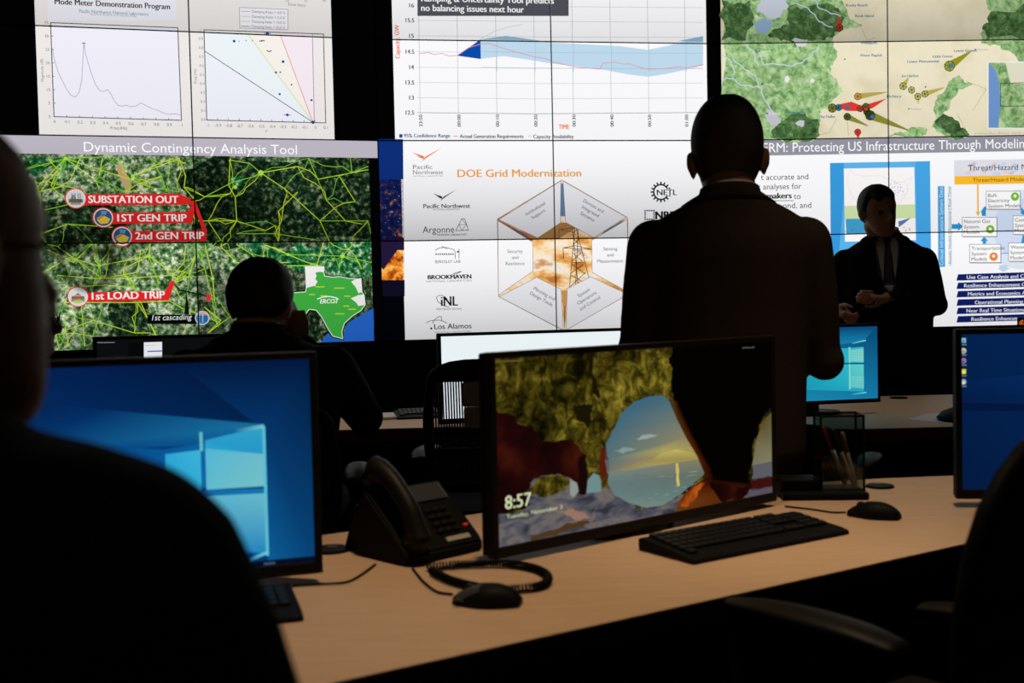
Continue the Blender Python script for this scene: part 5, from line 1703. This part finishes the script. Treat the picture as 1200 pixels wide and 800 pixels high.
# ------------------------------------------------------------------ people
HEADT = [(0.000, .020, .088, .045), (.012, .036, .094, .02), (.03, .049, .096, -.005), (.055, .059, .096, -.045), (.08, .066, .096, -.072), (.105, .071, .093, -.09), (.13, .074, .092, -.098), (.152, .0745, .095, -.102), (.172, .0705, .091, -.099), (.190, .063, .080, -.092), (.206, .053, .062, -.079), (.220, .039, .038, -.058), (.229, .025, .016, -.037), (.2355, .006, -.008, -.018)]
def head_ring(h, off=0.0):
    T = HEADT
    for a, b_ in zip(T, T[1:]):
        if a[0] <= h <= b_[0]:
            t = (h - a[0]) / (b_[0] - a[0])
            w, f, k = (a[i] + (b_[i] - a[i]) * t for i in (1, 2, 3))
            return w + off, f + off, k - off
    return T[-1][1] + off, T[-1][2] + off, T[-1][3] - off
def head(bm, M, ears=True, face=True, s=1.0, wide=1.0, ear_h=.110):
    n = 40
    hs = [.2355 * (1 - math.cos(math.pi * i / 26)) / 2 for i in range(27)]
    rings = []
    for h in hs:
        w, f, k = head_ring(h)
        yc, hd = (f + k) / 2, (f - k) / 2
        ring = []
        for i in range(n):
            t = 2 * math.pi * i / n
            c, sn = math.cos(t), math.sin(t)
            pw = 2 / 2.25
            x = w * math.copysign(abs(c) ** pw, c)
            y = yc + hd * math.copysign(abs(sn) ** pw, sn)
            if face and y > .04:
                for ex in (-.032, .032):                          # eye sockets
                    y -= .012 * math.exp(-((x - ex) / .015) ** 2 - ((h - .122) / .011) ** 2)
                y += .005 * math.exp(-(x / .05) ** 2 - ((h - .142) / .008) ** 2)      # brow
                y += .005 * math.exp(-(x / .02) ** 2 - ((h - .058) / .005) ** 2)      # lips
                y += .005 * math.exp(-(x / .02) ** 2 - ((h - .046) / .005) ** 2)
                y -= .004 * math.exp(-(x / .022) ** 2 - ((h - .052) / .003) ** 2)
                y += .006 * math.exp(-(x / .02) ** 2 - ((h - .012) / .012) ** 2)      # chin
            ring.append(bm.verts.new(M @ (Vector((x * wide, y, h)) * s)))
        rings.append(ring)
    for a, c in zip(rings, rings[1:]):
        for i in range(n): bm.faces.new((a[i], a[(i + 1) % n], c[(i + 1) % n], c[i]))
    bm.faces.new(rings[0][::-1]); bm.faces.new(rings[-1])
    if face:
        tube(bm, [M @ (Vector(v) * s) for v in ((0, .088, .132), (0, .101, .112), (0, .113, .094), (0, .108, .083), (0, .094, .078))], [.008 * s, .010 * s, .013 * s, .013 * s, .008 * s], 10)
        for x in (-.011, .011): ball(bm, M @ (Vector((x, .099, .085)) * s), .009 * s, 10, 8)
    if ears:
        for sx in (-1, 1):
            ball(bm, M @ (Vector((sx * .080 * wide, -.008, ear_h)) * s), (.010 * s, .019 * s, .034 * s), 14, 10, M.to_3x3().to_4x4() @ Matrix.Rotation(R(-12) * sx, 4, 'Z') @ Matrix.Rotation(R(-14), 4, 'X'))
            ball(bm, M @ (Vector((sx * .087 * wide, -.014, ear_h + .007)) * s), (.008 * s, .016 * s, .024 * s), 14, 10, M.to_3x3().to_4x4())
def hair_mesh(M, s=1.0, wide=1.0, off=.010, hairline=.168, nape=.045, side=.085, crown=0.0, rough=.0):
    """closed shell over the skull above a hairline that dips to the nape"""
    n = 56
    hs = [.03 + .2075 * (1 - math.cos(math.pi * i / 30)) / 2 for i in range(31)]
    hs = [min(h, .2355) for h in hs]
    bm = BM()
    grid = []
    for h in hs:
        w, f, k = head_ring(h)
        row = []
        for i in range(n):
            t = 2 * math.pi * i / n
            c, sn = math.cos(t), math.sin(t)
            fr = (sn + 1) / 2                                     # 1 front, 0 back
            if sn > .35: line = hairline + .012 * math.cos(c * 6)
            elif sn > -.15: line = side + (hairline - side) * max(0, (sn - .05) / .30)
            else: line = nape + (side - nape) * max(0, (sn + 1) / .85) ** 2.5
            o = off * min(1.0, max(-.35, (h - line) / .016))
            top = max(0, (h - .15) / .085)
            o += crown * top * (1 if o > 0 else 0)
            if rough and o > 0: o += random.uniform(-rough, rough)
            yc, hd = (f + k) / 2, (f - k) / 2
            pw = 2 / 2.25
            x = (w + o) * math.copysign(abs(c) ** pw, c)
            y = yc + (hd + o) * math.copysign(abs(sn) ** pw, sn)
            row.append(bm.verts.new(M @ (Vector((x * wide, y, h + (o * top))) * s)))
        grid.append(row)
    for a, c in zip(grid, grid[1:]):
        for i in range(n): bm.faces.new((a[i], a[(i + 1) % n], c[(i + 1) % n], c[i]))
    bm.faces.new(grid[0][::-1]); bm.faces.new(grid[-1])
    for _ in range(2): bmesh.ops.smooth_vert(bm, verts=bm.verts[:], factor=.4, use_axis_x=True, use_axis_y=True, use_axis_z=True)
    return bm
def hand(bm, wrist, direction, palm_n, side=1, curl=.5, s=1.0):
    """palm plus four unequal fingers and a thumb leaving the side of the palm; curl bends them towards the palm side"""
    y = Vector(direction).normalized()
    z = Vector(palm_n)
    z = (z - y * z.dot(y)).normalized()                           # palm faces +z
    x = y.cross(z) * side                                         # thumb side = +x
    w = Vector(wrist)
    def P_(a, b_, c): return w + (x * a + y * b_ + z * c) * s
    tube(bm, [P_(0, -.015, 0), P_(.001, .02, 0), P_(.002, .06, .002), P_(.003, .095, .004)], [.026 * s, .033 * s, .041 * s, .037 * s], 12, flat=.42)
    for fx, L, r in ((.029, .072, .0088), (.010, .080, .0092), (-.010, .074, .0088), (-.028, .058, .0078)):
        pts_ = [P_(fx * .9, .075, 0)]
        ang = 0.12 + curl * .35
        b_, c = .092, .003
        pts_.append(P_(fx, b_, c))
        for seg in (.45, .32, .25):
            b_ += L * seg * math.cos(ang); c += L * seg * math.sin(ang)
            pts_.append(P_(fx, b_, c))
            ang += curl * .95
        tube(bm, pts_, [r * s * q_ for q_ in (1.0, 1.05, 1.0, .92, .75)], 8)
        for v, q_ in zip(pts_[1:], (1.05, 1.0, .92, .76)): ball(bm, v, r * q_ * s, 8, 6)
    pts_ = [P_(.012, .012, .002), P_(.038, .040, .012), P_(.050, .066, .020), P_(.050, .090, .026 + .01 * curl)]
    tube(bm, pts_, [.014 * s, .0125 * s, .0105 * s, .0085 * s], 8)
    for v, q_ in zip(pts_, (.014, .0125, .0105, .0085)): ball(bm, v, q_ * s, 8, 6)

def person(label, loc, rz, torso, headM, arms, legs, hair=None, skin=M_SKIN, suit=M_SUIT, name='person', head_s=1.0, wide=1.0, collar=True, glasses=False, glass_k=1.0, glass_y=0.0, voxel=.0055, front=None, neck_r=.062, face=True, tall=1.0, ear_h=.110, collar_h=.006):
    """body skin (one continuous mesh) is the thing; hair, jacket, trousers, shoes and so on are its children"""
    HM = Matrix.Translation(headM[0]) @ Matrix.Rotation(R(headM[1]), 4, 'Z') @ Matrix.Rotation(R(headM[2]), 4, 'X') @ Matrix.Rotation(R(headM[3]), 4, 'Y') @ Matrix.Diagonal((1, 1, tall, 1))
    bm = BM()
    head(bm, HM, True, face, head_s, wide, ear_h)
    nb = torso[-1]
    n0 = Vector((nb[0], nb[1] - .005, nb[2] - .06))
    n1 = HM @ (Vector((0, -.015, .05)) * head_s)
    tube(bm, [n0, (n0 + n1) / 2, n1, HM @ (Vector((0, -.012, .09)) * head_s)], [neck_r * 1.06, neck_r, neck_r, neck_r * .94], 16)
    loft(bm, [(a, c, z, max(.03, w_ - .018), max(.03, d_ - .018)) for a, c, z, w_, d_ in torso[:-2]], 24)
    for arm in arms:
        sh, el, wr, hd_dir, palm, side, curl = arm
        limb(bm, [sh, el, wr], [.046, .037, .027], 12)
        hand(bm, wr, hd_dir, palm, side, curl)
    for hp, kn, an, toe in legs:
        limb(bm, [hp, kn, an], [.07, .05, .036], 12)
    o = obj(name, remeshed(bm, voxel, 2), skin, None, True)
    tag(o, label, 'person')
    o.location = loc
    o.rotation_euler = (0, 0, rz)
    # jacket
    bm = BM()
    loft(bm, torso, 32)
    for sh, el, wr, *_ in arms:
        sh, el, wr = Vector(sh), Vector(el), Vector(wr)
        limb(bm, [sh, sh.lerp(el, .5), el, el.lerp(wr, .5), el.lerp(wr, .93)], [.074, .066, .058, .05, .042], 16)
    jb = remeshed(bm, .009, 5)
    bvh = BVHTree.FromBMesh(jb)
    jo = obj('jacket', jb, suit, o, True)
    # jacket collar roll and shirt collar
    nbx, nby, nbz, nw, nd = torso[-1]
    if collar:
        bm = BM()
        prof = ((.006, .002, 0), (-.010, .006, 0), (-.022, .006, 1), (-.036, .005, 1), (-.038, .0, 1), (-.022, -.002, 1), (-.010, -.002, 0), (.004, -.003, 0))
        ts = [R(118) + R(304) * k / 40 for k in range(41)]
        gr = []
        for t in ts:
            dv = Vector((math.cos(t), math.sin(t), 0))
            row = []
            for z_, o_, lay in prof:
                z = nbz + z_ - .014 * dv.y
                r_ = math.hypot((nw + o_) * dv.x, (nd + o_) * dv.y)
                if lay:
                    h = bvh.ray_cast(Vector((nbx, nby, z)) + dv * .5, -dv)
                    if h[0]: r_ = max(r_, (h[0] - Vector((nbx, nby, z))).length + o_)
                row.append(bm.verts.new(Vector((nbx, nby, z)) + dv * r_))
            gr.append(row)
        for a, c in zip(gr, gr[1:]):
            for k in range(len(prof)):
                q = (k + 1) % len(prof)
                bm.faces.new((a[k], a[q], c[q], c[k]))
        bm.faces.new(gr[0]); bm.faces.new(gr[-1][::-1])
        obj('jacket_collar', bm, suit, o, True)
        bm = BM()
        cw, cd = nw - .002, nd - .002
        lo, hi = [], []
        for k in range(36):
            t = 2 * math.pi * k / 36
            for arr, zz, g in ((lo, -.02, .002), (hi, collar_h, -.003)):
                arr.append((nbx + (cw + g) * math.cos(t), nby + (cd + g) * math.sin(t), nbz + zz - .016 * math.sin(t)))
        A = [bm.verts.new(v) for v in lo]; B = [bm.verts.new(v) for v in hi]
        A2 = [bm.verts.new((nbx + (v[0] - nbx) * .94, nby + (v[1] - nby) * .94, v[2])) for v in lo]; B2 = [bm.verts.new((nbx + (v[0] - nbx) * .94, nby + (v[1] - nby) * .94, v[2])) for v in hi]
        for k in range(36):
            j = (k + 1) % 36
            bm.faces.new((A[k], A[j], B[j], B[k])); bm.faces.new((A2[j], A2[k], B2[k], B2[j])); bm.faces.new((B[k], B[j], B2[j], B2[k])); bm.faces.new((A[j], A[k], A2[k], A2[j]))
        obj('shirt_collar', bm, M_SHIRT, o, True)
    # trousers and shoes
    if legs:
        bm = BM()
        z0 = torso[0][2]
        loft(bm, [(torso[0][0], torso[0][1], z0 - .04, torso[0][3] * .86, torso[0][4] * .9), (torso[0][0], torso[0][1], z0 + .08, torso[0][3] * .9, torso[0][4] * .92)], 24)
        for hp, kn, an, toe in legs:
            hp, kn, an = Vector(hp), Vector(kn), Vector(an)
            limb(bm, [hp, hp.lerp(kn, .5), kn, kn.lerp(an, .5), an], [.098, .088, .072, .062, .055], 16)
        obj('trousers', remeshed(bm, .011, 4), suit, o, True)
        for hp, kn, an, toe in legs:
            a = Vector(an); t = Vector(toe)
            f = (t - a); f.z = 0; f.normalize()
            bm = BM()
            base = Vector((a.x, a.y, 0))
            rz_ = Matrix.Rotation(math.atan2(-f.x, f.y), 4, 'Z')
            bmT = [(0, -.04, .004, .034, .05), (0, -.03, .03, .038, .055), (0, -.02, .075, .034, .045)]
            loft(bm, [(0, .06, .001, .043, .135), (0, .06, .016, .047, .14), (0, .05, .045, .042, .12), (0, .0, .075, .038, .07), (0, -.02, .10, .036, .045)], 20)
            bmesh.ops.transform(bm, matrix=Matrix.Translation(base) @ rz_, verts=bm.verts[:])
            obj('shoe', bm, M_SHOE, o, True)
    if hair:
        hk = dict(hair); hm = hk.pop('mat')
        obj('hair', hair_mesh(HM, head_s, wide, **hk), hm, o, True)
    if glasses:
        th_ = BM()
        for sx in (-1, 1):
            c = Vector((sx * .034 * glass_k, .108 + glass_y, .120))
            tube(th_, [HM @ ((c + Vector((.025 * glass_k * math.cos(t), -.006 * abs(math.cos(t)) * (1 if sx * math.cos(t) > 0 else 0), .018 * glass_k * math.sin(t)))) * head_s) for t in [2 * math.pi * k / 20 for k in range(20)]], .0020, 6, closed=True)
            tube(th_, [HM @ (Vector(v) * head_s) for v in ((sx * .058 * glass_k, .102 + glass_y, .124), (sx * .074 * (1 + (glass_k - 1) * .6), .06, .126), (sx * .083, -.005, .126), (sx * .082, -.03, .108))], .0022, 6)
        tube(th_, [HM @ (Vector(v) * head_s) for v in ((-.010, .110 + glass_y, .124), (0, .114 + glass_y, .127), (.010, .110 + glass_y, .124))], .0018, 6)
        g = obj('glasses', th_, M_BLACK, o, True)
        for sx in (-1, 1):
            bm = BM()
            c = Vector((sx * .034 * glass_k, .107 + glass_y, .120))
            vs = [bm.verts.new(HM @ ((c + Vector((.024 * glass_k * math.cos(t), 0, .017 * glass_k * math.sin(t)))) * head_s)) for t in [2 * math.pi * k / 20 for k in range(20)]]
            bm.faces.new(vs)
            obj('lens', bm, M_LENS, g)
    if front: front(o, bvh, HM)
    return o

def drape(o, bvh, name, rows, m, off=.004, cols=9, label=None):
    """cloth patch laid on the chest: rows of (z, x_left, x_right), seen from the front (+y)"""
    bm = BM()
    g = []
    for z, xl, xr in rows:
        row = []
        last = None
        for k in range(cols):
            x = xl + (xr - xl) * k / (cols - 1)
            h = bvh.ray_cast(Vector((x, 1.0, z)), Vector((0, -1, 0)))
            y = h[0].y if h[0] else (last if last is not None else .1)
            last = y
            row.append((x, y + off, z))
        g.append(row)
    G = [[bm.verts.new(v) for v in row] for row in g]
    H = [[bm.verts.new((v[0], v[1] - .0025, v[2])) for v in row] for row in g]
    nr = len(G)
    for i in range(nr - 1):
        for k in range(cols - 1):
            bm.faces.new((G[i][k], G[i][k + 1], G[i + 1][k + 1], G[i + 1][k]))
            bm.faces.new((H[i][k + 1], H[i][k], H[i + 1][k], H[i + 1][k + 1]))
    for i in range(nr - 1):
        bm.faces.new((G[i][0], G[i + 1][0], H[i + 1][0], H[i][0])); bm.faces.new((G[i + 1][-1], G[i][-1], H[i][-1], H[i + 1][-1]))
    for k in range(cols - 1):
        bm.faces.new((G[0][k + 1], G[0][k], H[0][k], H[0][k + 1])); bm.faces.new((G[-1][k], G[-1][k + 1], H[-1][k + 1], H[-1][k]))
    ob = obj(name, bm, m, o, True)
    if label: ob['label'] = label
    return ob

# --- man standing with his back to the camera (local +y = towards the wall)
sx = at(855, 300, 3.2).x
torso = [(0, 0, .80, .205, .130), (0, 0, .95, .208, .130), (0, 0, 1.08, .212, .125), (0, .005, 1.20, .225, .130), (0, .01, 1.30, .238, .138), (0, .005, 1.37, .244, .135), (-.002, 0, 1.415, .242, .125), (-.002, -.003, 1.450, .222, .112), (0, -.008, 1.482, .172, .098), (0, -.01, 1.507, .124, .088), (0, -.012, 1.528, .092, .080), (0, -.012, 1.542, .080, .075)]
person('standing man in dark suit seen from behind, arms folded, facing the video wall', (sx, 3.2, 0), R(0), torso, ((.004, .012, 1.492), -8, 2, -1.5),
       [((-.215, -.005, 1.395), (-.262, .03, 1.10), (.03, .24, 1.14), (.9, .1, .05), (0, -1, .1), 1, .5), ((.212, -.005, 1.395), (.268, .015, 1.06), (-.04, .23, 1.10), (-.9, .1, .1), (0, -1, .1), -1, .5)],
       [((-.10, 0, .86), (-.11, .02, .48), (-.115, 0, .10), (-.12, .2, 0)), ((.10, 0, .86), (.11, .02, .48), (.115, 0, .10), (.14, .2, 0))],
       dict(mat=M_HAIRG, off=.008, hairline=.178, nape=.036, side=.085, crown=.010), suit=M_SUITB, head_s=1.03, wide=1.19, voxel=.006, neck_r=.074, tall=1.21, ear_h=.103, collar_h=.010)

# --- presenter facing the room
px_, D_ = 1037, 5.95
pc = at(px_, 300, D_)
torso = [(0, 0, .82, .225, .15), (0, .01, .98, .232, .165), (0, .015, 1.12, .236, .17), (0, .01, 1.25, .236, .165), (0, 0, 1.35, .232, .15), (0, 0, 1.41, .228, .136), (0, -.003, 1.45, .212, .122), (0, -.006, 1.485, .170, .106), (0, -.008, 1.512, .126, .094), (0, -.004, 1.538, .092, .082), (.0, .004, 1.553, .074, .074)]
def dress(o, bvh, HM):
    drape(o, bvh, 'shirt_front', [(1.245, -.004, .006), (1.28, -.026, .028), (1.34, -.044, .048), (1.44, -.056, .060), (1.50, -.054, .056), (1.525, -.045, .045)], M_SHIRT, .004)
    drape(o, bvh, 'tie', [(1.235, -.006, .006), (1.26, -.022, .022), (1.30, -.030, .026), (1.42, -.022, .018), (1.49, -.013, .013), (1.515, -.017, .017), (1.53, -.012, .012)], M_TIE, .009, 5)
    for s in (-1, 1):
        drape(o, bvh, 'lapel', [(1.10, s * .004, s * .012), (1.22, s * .028, s * .060), (1.32, s * .046, s * .098), (1.40, s * .056, s * .104), (1.42, s * .060, s * .120), (1.47, s * .062, s * .095), (1.515, s * .056, s * .075)], M_SUIT, .010, 5)
    bm = BM()
    for s in (-1, 1):
        pts_ = []
        for t, x in ((1.53, .062), (1.47, .058), (1.38, .046), (1.28, .028), (1.20, .004)):
            h = bvh.ray_cast(Vector((s * x, 1, t)), Vector((0, -1, 0)))
            pts_.append((s * x, (h[0].y if h[0] else .12) + .014, t))
        tube(bm, pts_, .004, 6, flat=.4)
    obj('lanyard', bm, M_TIE, o)
# local +x is the presenter's right hand, on the left of the picture
person('presenter in dark suit, white shirt and tie facing the room with hands held at waist', (pc.x, D_, 0), R(180 - 12), torso, ((.035, .035, 1.536), 26, -7, 5),
       [((.198, 0, 1.40), (.275, .02, 1.13), (.245, .23, 1.17), (-.15, .55, -.35), (-1, 0, .1), 1, 1.0), ((-.188, 0, 1.40), (-.255, .0, 1.17), (.02, .245, 1.215), (.75, .35, .04), (0, -1, .1), 1, .75)],
       [((-.11, 0, .88), (-.12, .02, .48), (-.12, 0, .10), (-.14, .2, 0)), ((.11, 0, .88), (.12, .02, .48), (.12, 0, .10), (.14, .2, 0))],
       dict(mat=M_HAIR, off=.011, hairline=.186, nape=.05, side=.095, crown=.004), head_s=1.06, wide=1.04, front=dress, neck_r=.066, collar_h=.022)

# --- seated man with his hand on his cheek
sc_ = at(302, 340, 3.3)
torso = [(0, 0, .56, .20, .15), (0, -.01, .66, .205, .15), (0, -.02, .80, .215, .145), (0, -.01, .95, .235, .145), (0, .0, 1.04, .245, .14), (-.005, .0, 1.09, .232, .125), (-.005, .005, 1.118, .196, .114), (-.01, .01, 1.143, .140, .098), (-.012, .015, 1.166, .098, .086), (-.008, .02, 1.184, .074, .074)]
person('seated man in dark suit seen from behind with his right hand against his cheek', (sc_.x, 3.3, 0), R(2), torso, ((-.002, .035, 1.124), -14, -2, 2),
       [((-.205, 0, 1.06), (-.30, .10, .86), (-.12, .34, .80), (.5, .8, 0), (0, 0, -1), 1, .3), ((.205, 0, 1.06), (.285, .17, .90), (.098, .115, 1.135), (-.12, .05, 1.0), (-1, .12, 0), 1, .25)],
       [((-.10, .06, .63), (-.13, .46, .60), (-.13, .45, .10), (-.14, .7, 0)), ((.10, .06, .63), (.13, .46, .60), (.13, .45, .10), (.14, .7, 0))],
       dict(mat=M_HAIR, off=.018, hairline=.175, nape=.086, side=.098, crown=.000, rough=.004), head_s=1.0, wide=1.05, collar_h=.016, tall=1.05)

# --- man in glasses in profile, at the left
gc = at(10, 380, 3.75)
torso = [(0, 0, .50, .19, .14), (0, -.01, .62, .20, .14), (0, -.02, .80, .21, .14), (0, -.01, .90, .225, .14), (0, 0, .98, .235, .13), (0, 0, 1.03, .22, .12), (0, .005, 1.065, .165, .105), (0, .01, 1.095, .10, .09), (0, .015, 1.12, .075, .078), (0, .02, 1.14, .065, .066)]
person('seated man wearing glasses in profile, half hidden behind the near man', (gc.x, 3.75, 0), R(-70), torso, ((0, .04, 1.102), -8, -3, 0),
       [((-.20, 0, 1.0), (-.25, .1, .78), (-.12, .34, .78), (.4, .8, 0), (0, 0, -1), 1, .3), ((.20, 0, 1.0), (.25, .1, .78), (.12, .34, .78), (-.4, .8, 0), (0, 0, -1), -1, .3)],
       [((-.10, .06, .55), (-.12, .44, .53), (-.12, .44, .10), (-.12, .7, 0)), ((.10, .06, .55), (.12, .44, .53), (.12, .44, .10), (.12, .7, 0))],
       dict(mat=M_HAIR, off=.010, hairline=.175, nape=.045, side=.085), glasses=True)

# --- near man at the left edge, back to the camera, out of focus
nx, nD = -.425, .76
torso = [(0, 0, .48, .20, .15), (0, -.01, .62, .21, .155), (0, -.01, .80, .235, .15), (0, .0, .93, .238, .15), (0, .0, 1.0, .256, .145), (0, .0, 1.06, .250, .135), (.0, .005, 1.108, .230, .12), (0, .01, 1.14, .195, .105), (0, .01, 1.16, .140, .095), (0, .015, 1.172, .085, .085), (0, .02, 1.19, .070, .072)]
person('near man in black jacket and glasses with close-cropped head, cut by the left edge', (nx, nD, 0), R(4), torso, ((.0, .045, 1.170), -32, 0, 0),
       [((-.19, 0, 1.02), (-.27, .08, .76), (-.16, .34, .78), (.4, .8, 0), (0, 0, -1), 1, .3), ((.19, 0, 1.02), (.265, .06, .76), (.16, .33, .78), (-.4, .8, 0), (0, 0, -1), -1, .3)],
       [((-.10, .06, .53), (-.13, .44, .52), (-.13, .44, .10), (-.14, .7, 0)), ((.10, .06, .53), (.13, .44, .52), (.13, .44, .10), (.14, .7, 0))],
       dict(mat=M_CROP, off=.003, hairline=.19, nape=.055, side=.10), glasses=True, glass_k=1.22, glass_y=.012, head_s=1.05, wide=1.0, collar=False)
